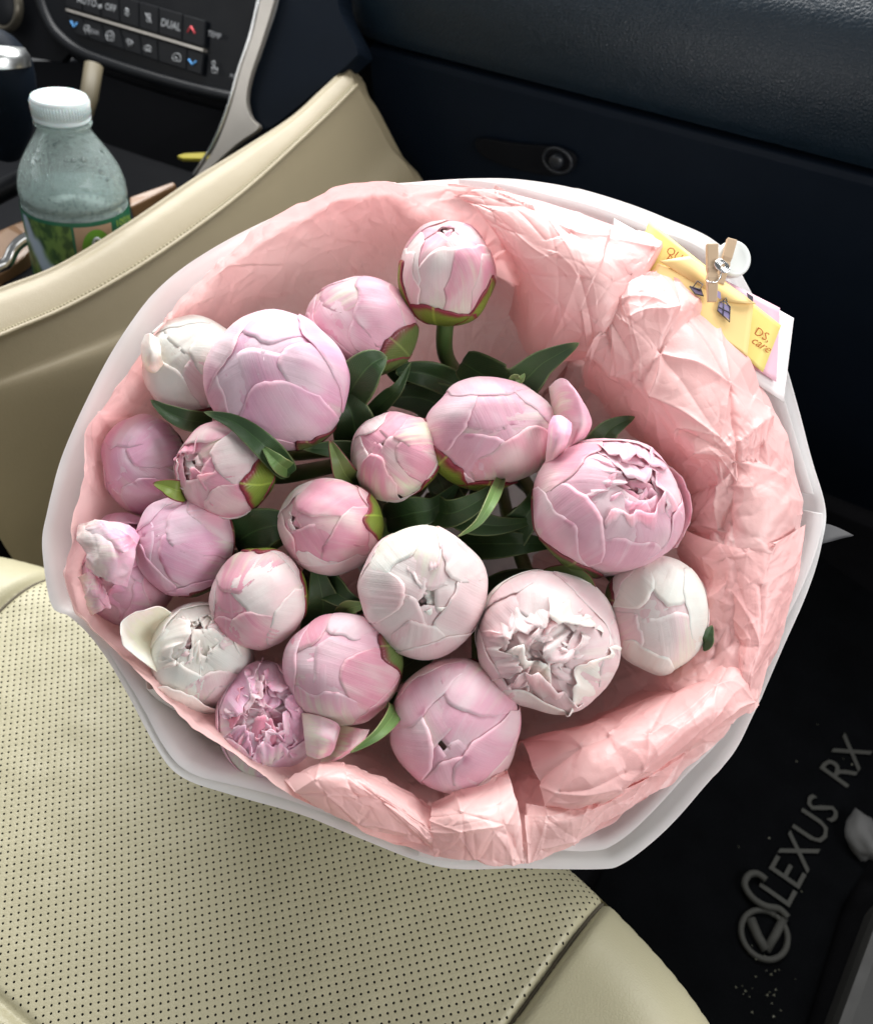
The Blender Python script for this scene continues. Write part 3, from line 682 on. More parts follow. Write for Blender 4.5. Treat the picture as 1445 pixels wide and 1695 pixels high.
wrap_sheet('white_sheet', 1.0, .022, None, 500, th0=1.50, th1=2.75, scale=lambda th: .965+.015*np.sin(th*3.1+.5)+.012*sst(2.5, 2.75, th), seed=14)

# tissue base ring
def tissue_ring():
    nth, n = 1500, 170
    th = np.linspace(-math.pi, math.pi, nth, endpoint=False)
    key = np.array([-3.1416, -2.6, -2.2, -1.7, -1.3, -.9, -.5, -.1, .3, .7, 1.1, 1.5, 1.9, 2.4, 2.8, 3.1416])
    puff = np.interp(th, key, [.0, .0, .05, .15, .55, .95, 1., 1., .9, .6, .45, .4, .25, .05, .0, .0])
    s = np.linspace(0, 1, n)
    Pc = []
    # profiles (fraction of radius, depth offset) flat wall vs puffed roll
    flat = np.array([(.30, .30), (.46, .22), (.60, .16), (.74, .105), (.86, .065), (.95, .032), (1.0, .004)])
    roll = np.array([(.30, .26), (.44, .16), (.56, .095), (.66, .040), (.76, .002), (.87, -.006), (1.0, .016)])
    A = catmull(flat, n); B = catmull(roll, n)
    rf = A[None, :, 0]*(1-puff[:, None])+B[None, :, 0]*puff[:, None]; dd = A[None, :, 1]*(1-puff[:, None])+B[None, :, 1]*puff[:, None]
    edge_n = .010*vn(np.stack([np.cos(th)*9, np.sin(th)*9, th*0], -1), 61)+.006*vn(np.stack([np.cos(th)*24, np.sin(th)*24, th*0], -1), 62)
    r = rT(th)[:, None]*rf*(1+edge_n[:, None]*sst(.6, 1, s)[None])
    X = C0x+r*np.cos(th)[:, None]; Y = C0y+r*np.sin(th)[:, None]
    P = W(X, Y, Dp(C0y+rT(th)*np.sin(th)*.9)[:, None]+dd)
    N = normals(P, True)
    U = (th[:, None]+math.pi)*.2+0*s; V = s[None]*.24+0*U
    Uw = U+.005*vn(np.stack([U*30, V*30, U*0], -1), 3); Vw = V+.005*vn(np.stack([U*30+9, V*30, U*0], -1), 4)
    pf = (.55+.45*puff)[:, None]
    wx = .03*vn(np.stack([U*16, V*16, U*0+2], -1), 35); h = .0085*crumple(U+wx, V+.7*wx, .085, 21, .7)*pf+.0040*crumple(Uw, Vw, .06, 27, .5, .003, .3)*pf+.0052*crumple(Uw, Vw, .036, 22, 1., .0025, .25)*(.45+.55*puff)[:, None]+.0019*crumple(Uw, Vw, .017, 23, 1., .0016, .5)*(.4+.6*sst(-.3, .4, vn(np.stack([U*14, V*14, U*0], -1), 8)))+.0006*crumple(Uw, Vw, .007, 24, 1., .001, .4)*sst(-.1, .5, vn(np.stack([U*18, V*18, U*0], -1), 6))
    fade = np.minimum(1, np.minimum(np.arange(nth), nth-1-np.arange(nth))/25.)[:, None]
    edge = (1-.6*sst(.9, 1., s))[None]
    h = h*fade*edge
    sgn = np.sign(((CAM-P[0, 100])@N[0, 100]))
    P = P+N*(h*sgn)[..., None]
    grid('tissue_sheet', P, M_TIS, wrap, cu=True)
tissue_ring()
def patch(name, ctrl, mat_, par, nu, nv, cells, seed, dd0=0., solid=0, warp=.004):
    c = np.array(ctrl, float)
    G = catmull(np.swapaxes(catmull(c, nu), 0, 1), nv); G = np.swapaxes(G, 0, 1)
    P = W(G[..., 0], G[..., 1], Dp(G[..., 1])+G[..., 2]+dd0)
    N = normals(P); sgn = np.sign((CAM-P[nu//2, nv//2])@N[nu//2, nv//2])
    L1 = np.linalg.norm(np.diff(P[:, nv//2], axis=0), axis=1).sum(); L2 = np.linalg.norm(np.diff(P[nu//2], axis=0), axis=1).sum()
    U, V = np.meshgrid(np.linspace(0, L1, nu), np.linspace(0, L2, nv), indexing='ij')
    Uw = U+warp*vn(np.stack([U*35, V*35, U*0], -1), seed); Vw = V+warp*vn(np.stack([U*35+7, V*35, U*0], -1), seed+1)
    h = 0
    for i, (cell, amp) in enumerate(cells):
        if i == 0:
            wx = .02*vn(np.stack([U*22, V*22, U*0+2], -1), seed+5); hh = .45*amp*crumple(U+wx, V+wx*.7, cell, seed, 1.)+.55*amp*crumple(Uw, Vw, cell*.8, seed+3, 1.3, .003, .3)
        else: hh = amp*crumple(Uw, Vw, cell, seed+10*i, 1., max(.001, cell*.07), .5)
        if i >= 2: hh = hh*sst(-.3, .5, vn(np.stack([U*16, V*16, U*0+i], -1), seed))
        h = h+hh
    P = P+N*(h*sgn)[..., None]
    return grid(name, P, mat_, par, solid=solid)
CR = [(.070, .0060), (.034, .0034), (.015, .0015), (.007, .0006)]
# upper-right folded-over flap, from the top down to its corner
patch('tissue_sheet', [
 [(740, 305, .010), (850, 325, .006), (960, 355, .004), (1097, 398, .004)],
 [(770, 330, .002), (870, 360, -.010), (980, 395, -.014), (1075, 430, -.004)],
 [(815, 380, .004), (890, 420, -.012), (985, 450, -.018), (1045, 480, -.008)],
 [(850, 440, .030), (900, 500, .006), (975, 530, -.006), (1012, 545, -.004)],
 [(845, 520, .075), (890, 590, .045), (960, 600, .020), (985, 610, .012)]], M_TIS, wrap, 170, 190, CR, 101)
# right puff
patch('tissue_sheet', [
 [(1082, 446, .006), (1158, 496, .004), (1226, 574, .004), (1288, 676, .008), (1330, 850, .014)],
 [(1050, 460, -.008), (1118, 526, -.014), (1200, 620, -.014), (1260, 740, -.008), (1300, 860, .002)],
 [(1010, 500, -.012), (1080, 590, -.016), (1150, 680, -.016), (1210, 780, -.010), (1250, 880, .000)],
 [(985, 570, .004), (1040, 640, .006), (1110, 730, .006), (1160, 800, .006), (1190, 890, .012)],
 [(975, 620, .040), (1010, 680, .050), (1070, 760, .050), (1110, 830, .050), (1130, 900, .050)]], M_TIS, wrap, 190, 240, [(.06, .0080), (.030, .0048), (.014, .0024), (.007, .0008)], 131)
# right-lower sheet with a fold line along its top
patch('tissue_sheet', [
 [(1112, 868, .030), (1190, 900, .000), (1260, 905, -.006), (1332, 868, .004)],
 [(1130, 930, .034), (1200, 960, .002), (1260, 970, -.008), (1318, 950, .006)],
 [(1160, 1010, .034), (1210, 1030, .004), (1260, 1040, -.006), (1300, 1020, .008)],
 [(1165, 1075, .030), (1210, 1095, .004), (1245, 1120, -.004), (1275, 1100, .008)],
 [(1150, 1120, .036), (1200, 1150, .014), (1235, 1180, .004), (1248, 1165, .010)]], M_TIS, wrap, 150, 140, [(.06, .0045), (.024, .0026), (.011, .0012), (.005, .0004)], 161)
# lower right big diagonal roll
patch('tissue_sheet', [
 [(840, 1215, .060), (930, 1200, .050), (1060, 1140, .045), (1190, 1080, .030), (1238, 1110, .016)],
 [(862, 1225, .030), (960, 1205, .006), (1080, 1160, .000), (1205, 1105, -.002), (1250, 1145, .006)],
 [(885, 1275, .012), (980, 1260, -.014), (1090, 1220, -.018), (1190, 1175, -.014), (1240, 1175, .002)],
 [(900, 1335, .006), (980, 1325, -.012), (1060, 1290, -.014), (1130, 1240, -.008), (1200, 1215, .004)],
 [(905, 1340, .016), (985, 1332, .006), (1065, 1298, .008), (1135, 1248, .010), (1200, 1222, .014)]], M_TIS, wrap, 160, 220, [(.07, .0060), (.026, .0026), (.011, .0013), (.005, .0004)], 191)
patch('tissue_sheet', [
 [(870, 1330, .012), (940, 1330, .004), (1040, 1290, .006), (1140, 1235, .012)],
 [(872, 1365, .006), (945, 1355, -.004), (1035, 1310, .000), (1130, 1255, .008)],
 [(873, 1400, .008), (950, 1380, .000), (1020, 1335, .004), (1110, 1285, .010)],
 [(870, 1428, .010), (950, 1398, .006), (1010, 1360, .008), (1090, 1312, .012)]], M_TIS, wrap, 110, 160, [(.045, .004), (.022, .0024), (.011, .0010), (.005, .0004)], 221)
# lower centre flap with straight right edge
patch('tissue_sheet', [
 [(712, 1325, .016), (760, 1312, .010), (810, 1300, .008), (838, 1270, .016)],
 [(714, 1345, .006), (762, 1345, -.006), (812, 1335, -.010), (850, 1310, -.002)],
 [(716, 1372, .004), (766, 1380, -.008), (815, 1375, -.012), (862, 1365, -.004)],
 [(718, 1418, .006), (770, 1424, .000), (820, 1430, .000), (869, 1432, .000)]], M_TIS, wrap, 110, 110, [(.045, .0035), (.020, .0024), (.010, .0012), (.005, .0004)], 251)
# lower left fold
patch('tissue_sheet', [
 [(470, 1290, .014), (540, 1262, .010), (610, 1280, .012), (716, 1330, .020)],
 [(490, 1312, .004), (545, 1290, -.008), (620, 1305, -.008), (720, 1365, .004)],
 [(510, 1328, .004), (560, 1325, -.006), (640, 1345, -.006), (722, 1395, .004)],
 [(530, 1342, .006), (580, 1360, .004), (650, 1385, .006), (722, 1418, .008)]], M_TIS, wrap, 110, 150, [(.04, .004), (.02, .0022), (.01, .0011), (.005, .0004)], 281)

# ---------------------------------------------------------------- peonies
def frame_of(ax_):
    z = ax_/np.linalg.norm(ax_); x = RT-(RT@z)*z
    if np.linalg.norm(x) < .2: x = UP-(UP@z)*z
    x /= np.linalg.norm(x); return x, np.cross(z, x), z
def petal_pts(R, phi, W_, tb, tt, off, seed, sf, imb=.0045, edge_w=.08, flare=0., curl=0., ruff=0., nu=38, nv=34, squash=1., round_=.32, shell=None, stretch=1.0, lift=.001, crinkle=.0):
    u = np.linspace(-1, 1, nu)[:, None]; v = np.linspace(0, 1, nv)[None, :]
    n1 = 1.3*vn(np.stack([u*2.1+seed*7.1, u*0, u*0+3], -1), seed)+.22*vn(np.stack([u*7+seed, u*0, u*0+5], -1), seed+2)+.35*ruff*3*vn(np.stack([u*12+seed, u*0, u*0+8], -1), seed+3)
    n1 = n1+.07*vn(np.stack([u*17+seed, u*0, u*0+9], -1), seed+4)
    te = tt-round_*np.abs(u)**2.6*(tt-tb)*.55+edge_w*n1
    th = tb+(te-tb)*v
    Av = W_*(.40+.60*sst(0, .6, v))*(1+.07*vn(np.stack([v*4+seed, v*0, v*0], -1), seed+5)*1.)
    al = u*Av
    # meridian dir at phi: from base (-z) over azimuth phi to apex (+z)
    cp, sp = math.cos(phi), math.sin(phi)
    m = np.stack([np.sin(th)*cp, np.sin(th)*sp, -np.cos(th)], -1); n = np.array([-sp, cp, 0.])
    d = np.cos(al)[..., None]*m+np.sin(al)[..., None]*n
    au = np.abs(u); eu = np.maximum(sst(.82, 1, au)+0*v, sst(.88, 1, v)+0*u)
    rr = 1+off+imb*u*1.0+lift*eu
    rr = rr+.075*vn(d*1.5+sf*3.3, 9)+.032*vn(d*2.9+sf*5.1, 10)        # shared lumpiness
    rr = rr+.002*vn(np.stack([u*3+seed+0*v, v*3+0*u, 0*u*v], -1), seed+7)
    if crinkle: rr = rr+crinkle*vn(np.stack([u*9+seed+0*v, v*2.2+0*u, 0*u*v], -1), seed+8)*sst(.35, .9, v)
    rr = rr+.0022*np.sin(u*34+3*vn(np.stack([u*3, v*3+0*u, u*0+seed+0*v], -1) if False else np.stack([u*3+0*v, v*3+0*u, 0*u*v+seed], -1), 11))*sst(.3, .9, v)*(.5+.5*vn(np.stack([u*2+seed+0*v, v*2+0*u, 0*u*v], -1), seed+9))
    if ruff:
        w_ = sst(.45, 1, v); rr = rr+ruff*w_*(.6*vn(np.stack([u*4.5+seed+0*v, v*2.+0*u, 0*u*v], -1), seed+12)+.5*vn(np.stack([u*11+seed+0*v, v*3+0*u, 0*u*v], -1), seed+13))
    rr = rr+flare*v**2.2-curl*sst(.72, 1, v)**1.5
    P = d*rr[..., None]
    P[..., 2] *= squash
    if flare: P = P+flare*.35*(v**2.5)[..., None]*np.array([cp, sp, 0.])
    return P*R*stretch
ELL = {'S': (1.13, .93), 'Q': (1.04, .93), 'H': (1.03, .96), 'N': (.90, 1.10), 'G': (.90, 1.06), 'T': (.96, 1.12), 'I': (1.0, 1.04), 'M': (.98, 1.03), 'C': (1.02, .99), 'L': (.97, 1.08), 'A': (.97, 1.05), 'F': (.97, 1.05), 'O': (.97, 1.03)}
EL = [1., 1.]
def ell(c, P):
    vd = CAM-c; vd = vd/np.linalg.norm(vd); e1 = np.cross(UP, vd); e1 /= np.linalg.norm(e1); e2 = np.cross(vd, e1); Q = P-c
    return c+Q+((EL[0]-1)*(Q@e1))[..., None]*e1+((EL[1]-1)*(Q@e2))[..., None]*e2
def add_petal(root, c, fr, R, mat_, name='petal', solid=.0003, sub=None, label=None, **k):
    L = petal_pts(R, **k); x, y, z = fr
    P = ell(c, c+L[..., 0:1]*x+L[..., 1:2]*y+L[..., 2:3]*z)
    o = grid(name, P, mat_, root, solid=solid, offset=-1)
    if label: o['label'] = label
    return o
TAIL = W(np.array(800.), np.array(715.), np.array(.86))
FLOW = [
 # key, cx, cy, Rpx, apex(dx,dy), depth, palette, openness, squash, extras, label
 ('A', 741, 452, 84, (.02, -.86), .004, 'blush', .19, 1.0, {}, 'topmost pink peony bud standing alone on a thick green stem'),
 ('Q', 598, 541, 92, (-.55, -.50), .016, 'pink', .0, 1.0, {}, 'pink peony bud with red streaked green base left below the topmost bud'),
 ('P', 460, 631, 119, (-.42, -.30), -.008, 'lilac', .0, 1.0, {}, 'largest lilac pink peony bud with smooth overlapping petals at upper left'),
 ('O', 318, 606, 84, (-.35, -.35), .012, 'white', .0, 1.0, {}, 'creamy white peony bud at the upper left edge beside the largest pink bud'),
 ('N', 238, 772, 79, (-.70, .10), .024, 'lilac', .0, 1.0, {}, 'pink and cream mottled peony bud tucked against the left tissue'),
 ('B', 374, 779, 83, (-.72, -.02), -.004, 'blush', .34, 1.0, {}, 'cream and pink peony bud showing a dark pink hollow and large green sepal'),
 ('G', 212, 955, 88, (-.62, .18), .030, 'lilac', .40, 1.0, {'ruf': .05, 'flare': [(1.9, .9, .22, .2)]}, 'ruffled lilac peony opening against the left edge of the wrapping'),
 ('M', 306, 900, 85, (-.68, -.12), .008, 'lilac', .0, 1.0, {}, 'egg shaped lilac pink bud above the cream open peony'),
 ('L', 430, 991, 82, (-.62, .15), .000, 'blush', .0, 1.0, {}, 'blush bud with a cream upper petal and lime green cap'),
 ('H', 545, 871, 86, (-.62, .00), .002, 'blush', .20, 1.0, {}, 'rosy bud with a small dark slit at its left tip and lime base at right'),
 ('R', 654, 755, 77, (-.22, -.30), .004, 'blush', .06, 1.0, {}, 'small round blush bud in the middle of the bouquet'),
 ('S', 812, 716, 101, (.18, -.30), .004, 'pink', .0, .97, {}, 'bright pink bud with one petal curling away on its right side'),
 ('C', 1006, 838, 124, (.42, -.36), -.012, 'pink', .46, 1.0, {'ruf': .05, 'flare': [(.3, .7, .07, 0)]}, 'big pink peony at right opening to a frilled centre'),
 ('J', 698, 976, 110, (.06, .12), -.010, 'pale', .20, .97, {}, 'large pale pink bud with a torn edged window of folded petals in the middle'),
 ('D', 905, 1062, 123, (-.02, .12), -.004, 'pale', .66, 1.0, {'ruf': .08}, 'large whitish pink peony with an open ruffled white centre'),
 ('T', 1086, 1012, 92, (.12, .05), .000, 'pale', .0, .97, {}, 'whitish closed bud with green streaks at its left, far right of the bouquet'),
 ('I', 757, 1201, 111, (-.22, .28), .006, 'pink', .06, 1.0, {}, 'lowest pink bud with a tiny star shaped hole at its tip'),
 ('K', 566, 1104, 99, (-.38, -.12), .002, 'pink', .0, 1.0, {}, 'mottled pink bud with red edged green base, left of the lowest bud'),
 ('F', 445, 1190, 92, (-.14, -.12), .014, 'lilac', .80, 1.0, {'ruf': .10}, 'wide open pink peony with torn frilly petals at the lower left'),
 ('E', 334, 1085, 90, (-.05, -.38), .014, 'white', .50, 1.0, {'ruf': .06, 'flare': [(-2.0, .7, .08, 0)]}, 'cream white peony with a loose cupped petal on its left'),
]
SEP = {'A': [(-100, .85, 1.42), (-45, .6, 1.68), (-160, .5, 1.85)], 'Q': [(-35, .55, 1.8), (-62, .5, 1.55)], 'B': [(-12, .62, 2.0), (25, .5, 1.5)],
 'L': [(84, .45, 1.92), (5, .5, 1.35)], 'H': [(10, .5, 1.68), (48, .4, 1.4)], 'R': [(42, .4, 1.75), (-35, .5, 1.7)], 'S': [(-140, .55, 2.02), (-95, .5, 1.75)],
 'K': [(14, .45, 2.02), (50, .4, 1.9)], 'M': [(-72, .45, 1.68)], 'P': [(-58, .35, 1.55)], 'O': [(-82, .7, 1.68), (-40, .5, 1.5)], 'T': [(168, .4, 2.0)], 'C': [(-125, .5, 1.6)]}
rng = random.Random(7)
ROOTS = {}
for fi, (key, cx, cy, Rp, (ax_, ay_), dz, pal, opn, sq, ex_o, lab) in enumerate(FLOW):
    dep = float(Dp(cy))+.018+dz
    R = Rp/FPX*dep/1.055
    c = W(np.array(float(cx)), np.array(float(cy)), np.array(dep))
    az = math.sqrt(max(.05, 1-ax_*ax_-ay_*ay_)); vd = CAM-c; vd /= np.linalg.norm(vd)
    ex1 = np.cross(UP, vd); ex1 /= np.linalg.norm(ex1); ey1 = np.cross(vd, ex1)
    apex = ax_*ex1-ay_*ey1+az*vd
    EL[:] = ELL.get(key, (1., 1.))
    x, y, z = frame_of(apex); fr = (x, y, z)
    base = c-z*R
    root = empty('peony', base, lab, 'peony', 'peony buds in the pink tissue'); ROOTS[key] = root
    m = PM[pal]; alt = {'pink': 'blush', 'lilac': 'pink', 'blush': 'pale', 'pale': 'white', 'white': 'pale'}[pal]
    sf = fi*1.37; sd = fi*31+5
    rr = random.Random(sd)
    # inner body
    gu, gv = np.meshgrid(np.linspace(0, 2*math.pi, 40, endpoint=False), np.linspace(.02, math.pi-.02, 26), indexing='ij')
    dd = np.stack([np.sin(gv)*np.cos(gu), np.sin(gv)*np.sin(gu), np.cos(gv)], -1)
    cr = (.90 if opn < .05 else .80 if opn < .15 else .80-.25*opn)*(1+.03*vn(dd*4+fi, 3)+.075*vn(dd*1.5+sf*3.3, 9)+.032*vn(dd*2.9+sf*5.1, 10))
    L = dd*cr[..., None]*R; L[..., 2] *= sq
    if opn >= .15: L[..., 2] -= .10*R
    grid('heart', ell(c, c+L[..., 0:1]*x+L[..., 1:2]*y+L[..., 2:3]*z), PM['core'] if opn >= .15 else m, root, cu=True)
    ph0 = rr.uniform(0, 6.28)
    P_ = lambda **k: add_petal(root, c, fr, R, k.pop('mat', m), sf=sf, squash=sq, **k)
    opa = opn*.95
    if opn >= .15:   # ruffled heart
        nr = int(7+17*opn)
        rf_ = ex_o.get('ruf', .03)
        for i in range(nr):
            q = i/nr; 
            P_(phi=ph0+i*2.4+rr.uniform(-.3, .3), W_=rr.uniform(.28, .5+.25*opn), tb=1.3, tt=math.pi-opa*(.05+.70*q)+rr.uniform(-.12, .12), off=-.26+.22*q+(.05*opn), seed=sd+50+i, nu=24, nv=20,
               ruff=rf_*1.1+.015, edge_w=.12+.14*opn, round_=.5, lift=.02, curl=rr.uniform(-.16*opn, .03), mat=PM[pal] if rr.random() < .75 else PM['core' if (pal in('blush','pink','lilac') and rr.random()<.2) else alt], solid=.0005)
    # inner closed petals
    n_in = 5 if opn >= .15 else 4
    for i in range(n_in):
        tt = (math.pi-opa*.70+rr.uniform(-.08, .10)) if opn >= .05 else math.pi+rr.uniform(.02, .30)
        P_(phi=ph0+i*2*math.pi/n_in+rr.uniform(-.2, .2), W_=rr.uniform(.70, .9), tb=.25, tt=tt, off=-.016+.004*i, seed=sd+i, ruff=ex_o.get('ruf', 0)*.30, edge_w=.06+.06*opn, curl=.012+.09*opn, round_=.35, crinkle=.006)
    for i in range(5):
        tt = math.pi-max(opa, .12)-rr.uniform(.10, .45)
        P_(phi=ph0+1+i*2.4+rr.uniform(-.3, .3), W_=rr.uniform(.45, .95), tb=.22, tt=tt, off=.003+.0025*i, seed=sd+10+i, edge_w=.09, curl=.006, round_=.4, crinkle=.003, mat=m if rr.random() < .7 else PM[alt])
    for i in range(3):
        tt = rr.uniform(1.55, 2.25)
        P_(phi=ph0+2+i*2*math.pi/3+rr.uniform(-.5, .5), W_=rr.uniform(.6, .95), tb=.2, tt=tt, off=.017+.005*i, seed=sd+20+i, edge_w=.10, curl=.004, round_=.5, mat=m if rr.random() < .6 else PM[alt])
    for i, (fa, fw, fl, cu) in enumerate(ex_o.get('flare', [])):
        # fa: image angle (up = +) of the loose petal
        dv = math.cos(fa)*ex1+math.sin(fa)*ey1; phi = math.atan2(dv@y, dv@x)
        P_(phi=phi, W_=fw, tb=.35, tt=2.0, off=.05, seed=sd+30+i, flare=fl, edge_w=.10, curl=cu, round_=.55, ruff=.02)
    # sepals
    for i, (deg, w_, tt_) in enumerate(SEP.get(key, [])):
        an = math.radians(deg); dv = math.cos(an)*ex1+math.sin(an)*ey1
        P_(phi=math.atan2(dv@y, dv@x), W_=w_, tb=.02, tt=tt_, off=.038+.007*i, seed=sd+60+i, edge_w=.09, round_=.55, mat=M_SEPAL if key in 'ABHLRS' else M_SEPALD, name='sepal', solid=.0010, nu=26, nv=26, lift=.003, crinkle=.004)
    ns = 4
    for i in range(ns):
        ms = M_SEPAL if key in 'ABQHLRS' else M_SEPALD
        o = P_(phi=ph0+i*2*math.pi/ns+rr.uniform(-.3, .3), W_=rr.uniform(.42, .62), tb=.02, tt=rr.uniform(.75, 1.25), off=.030+.006*i, seed=sd+40+i, edge_w=.06, round_=.7, mat=ms, name='sepal', solid=.0012, nu=16, nv=16, lift=.004)
    # stem
    p1 = base-z*.06*1.0-FW*-.02; ctrl = [base+z*.003, base-z*.03+FW*.01, (base*.55+TAIL*.45)+FW*.03, TAIL+np.array([rr.uniform(-.03, .03), rr.uniform(-.03, .03), rr.uniform(-.03, .03)])]
    tube('stem', catmull(ctrl, 24), np.linspace(.0058, .0050, 24), M_STEM, root, seg=10)

# ---------------------------------------------------------------- leaves
def leaf(root, pts, wpx, mat_=M_LEAF, fold=.3, twist=0., seed=0, tipw=.55, base_w=.2):
    pts = np.array(pts, float); sp = catmull(pts, 34)
    C = W(sp[:, 0], sp[:, 1], Dp(sp[:, 1])+sp[:, 2])
    T = np.gradient(C, axis=0); T /= np.linalg.norm(T, axis=1, keepdims=True)
    view = C-CAM; view /= np.linalg.norm(view, axis=1, keepdims=True)
    S = np.cross(T, view); S /= np.linalg.norm(S, axis=1, keepdims=True); N = np.cross(S, T)
    t = np.linspace(0, 1, 34); wd = (np.sin(math.pi*np.clip(t, 0, 1)**tipw)**.8*(1-.0*t)+base_w*(1-t)**3); wd[-1] = 0.02
    wm = wpx/FPX*.5*wd*.58
    u = np.linspace(-1, 1, 13)
    tw = twist*t
    S2 = np.cos(tw)[:, None]*S+np.sin(tw)[:, None]*N; N2 = -np.sin(tw)[:, None]*S+np.cos(tw)[:, None]*N
    wav = .10*vn(np.stack([np.broadcast_to(t[:, None]*6, (34, 13)), np.broadcast_to(u[None]*1.5, (34, 13)), np.full((34, 13), seed*1.)], -1), seed)
    P = C[:, None]+wm[:, None, None]*(u[None, :, None]*S2[:, None]-(fold*np.abs(u)[None, :, None]-wav[..., None])*N2[:, None]*1.0)
    P = np.swapaxes(P, 0, 1)
    return grid('leaf', P, mat_, ROOTS[root], solid=.0006)
leaf('A', [(765, 600, .06), (845, 640, .03), (900, 600, .012), (958, 568, -.004)], 60, seed=1)          # big leaf upper right of S
leaf('A', [(760, 640, .075), (715, 622, .06), (672, 615, .055), (655, 618, .055)], 44, seed=2)
leaf('Q', [(560, 690, .06), (585, 640, .02), (612, 605, .004), (640, 590, .004)], 62, seed=3, tipw=.8)
leaf('Q', [(600, 760, .08), (590, 720, .045), (580, 680, .03), (560, 645, .03)], 68, seed=4, tipw=.8)
leaf('P', [(640, 780, .07), (600, 760, .04), (560, 745, .025), (500, 742, .02)], 46, seed=5)
leaf('B', [(480, 785, .02), (440, 740, -.012), (390, 700, -.014), (338, 682, -.010)], 34, seed=6)
leaf('B', [(482, 780, .03), (465, 770, -.01), (450, 755, -.014), (434, 738, -.012)], 24, M_LEAFL, seed=7)
leaf('O', [(350, 700, .03), (310, 695, .012), (275, 680, .01), (250, 662, .012)], 30, seed=8)
leaf('N', [(320, 815, .02), (295, 812, .004), (275, 805, .002), (254, 800, .004)], 30, M_SEPAL, seed=9)
leaf('S', [(700, 830, .07), (740, 850, .03), (790, 830, .02), (840, 790, .03)], 42, seed=10)
leaf('S', [(720, 780, .07), (760, 850, .035), (820, 870, .03), (890, 860, .035)], 44, seed=11)
leaf('J', [(830, 790, .02), (812, 830, -.01), (790, 865, -.016), (758, 888, -.014)], 17, M_LEAFL, seed=12, twist=.8)
leaf('R', [(600, 810, .05), (575, 790, .02), (560, 760, .008), (546, 728, .006)], 36, M_SEPALD, seed=13)
leaf('R', [(600, 700, .06), (640, 660, .04), (660, 640, .03), (680, 600, .03)], 26, seed=14)
leaf('C', [(940, 790, .06), (985, 745, .03), (1010, 710, .02), (1050, 690, .02)], 46, seed=15)
leaf('C', [(900, 960, .04), (940, 955, .016), (970, 965, .006), (985, 995, .004)], 34, M_SEPALD, seed=16)
leaf('H', [(500, 960, .06), (540, 970, .03), (570, 990, .02), (600, 1000, .02)], 44, seed=17)
leaf('H', [(390, 900, .05), (420, 880, .03), (460, 870, .02), (500, 880, .03)], 70, seed=18)
leaf('H', [(640, 860, .06), (680, 850, .04), (720, 840, .04), (760, 800, .04)], 50, seed=19)
leaf('K', [(600, 1150, .05), (655, 1165, .02), (630, 1210, -.006), (580, 1246, -.008)], 26, M_LEAFL, seed=20, twist=.6)
leaf('K', [(560, 1030, .05), (575, 1010, .02), (590, 1004, .012), (610, 1000, .01)], 26, M_LEAFL, seed=21)
leaf('D', [(830, 900, .05), (850, 880, .04), (880, 840, .03), (890, 800, .04)], 50, seed=22)
leaf('D', [(760, 900, .07), (820, 900, .05), (870, 900, .04), (930, 900, .05)], 46, seed=23)
leaf('T', [(1150, 1060, .03), (1165, 1062, .01), (1172, 1050, .006), (1178, 1035, .006)], 24, seed=24)
leaf('L', [(520, 1060, .05), (535, 1010, .03), (530, 970, .02), (520, 930, .02)], 50, seed=25)
leaf('A', [(720, 760, .10), (760, 700, .08), (700, 660, .07), (620, 660, .06)], 90, seed=26)
leaf('S', [(880, 760, .06), (850, 640, .02), (862, 628, .012), (868, 618, .01)], 16, M_LEAFL, seed=27)
def loose(root, ctrl, mat_, seed, a=1.):
    patch('petal', ctrl, mat_, ROOTS[root], 40, 40, [(.02, .0006*a), (.009, .0003*a)], seed, solid=.0005)
loose('S', [[(908, 640, .016), (925, 627, .004), (936, 628, .000), (940, 634, -.002)],
            [(912, 670, .020), (930, 655, .002), (955, 655, -.010), (966, 668, -.004)],
            [(915, 715, .024), (935, 700, .004), (962, 700, -.010), (979, 700, -.002)],
            [(910, 765, .020), (930, 750, .006), (950, 735, -.002), (968, 725, .004)]], PM['pink'], 401)
loose('S', [[(902, 790, .010), (905, 740, -.006), (908, 705, -.008), (915, 688, -.004)],
            [(912, 785, .010), (920, 740, -.014), (925, 705, -.016), (930, 688, -.010)],
            [(922, 770, .014), (938, 735, -.012), (945, 715, -.014), (946, 700, -.008)]], PM['lilac'], 402)
loose('E', [[(268, 1118, .014), (225, 1085, .004), (205, 1068, -.002), (200, 1052, -.006)],
            [(280, 1095, .020), (240, 1070, .016), (215, 1050, .010), (202, 1030, .000)],
            [(290, 1060, .024), (255, 1045, .022), (232, 1028, .012), (222, 1015, .002)],
            [(300, 1025, .020), (280, 1012, .012), (262, 1004, .006), (240, 1010, .002)]], PM['white'], 403)
loose('O', [[(246, 622, .020), (238, 600, .008), (236, 575, .002), (241, 556, .000)],
            [(258, 620, .010), (250, 598, -.010), (250, 575, -.014), (250, 552, -.010)],
            [(275, 610, .010), (268, 592, -.008), (266, 575, -.008), (262, 562, -.004)]], PM['white'], 409)
loose('F', [[(500, 1180, .014), (530, 1185, .006), (556, 1195, .004), (564, 1205, .008)],
            [(505, 1215, .010), (530, 1220, .000), (552, 1228, .000), (556, 1235, .006)],
            [(508, 1250, .016), (525, 1256, .008), (540, 1252, .008), (548, 1248, .010)]], PM['pink'], 404)
loose('F', [[(560, 1200, .020), (590, 1205, .012), (612, 1208, .012)], [(545, 1235, .018), (575, 1240, .006), (598, 1232, .010)], [(528, 1268, .020), (545, 1262, .012), (565, 1255, .014)]], PM['blush'], 405)
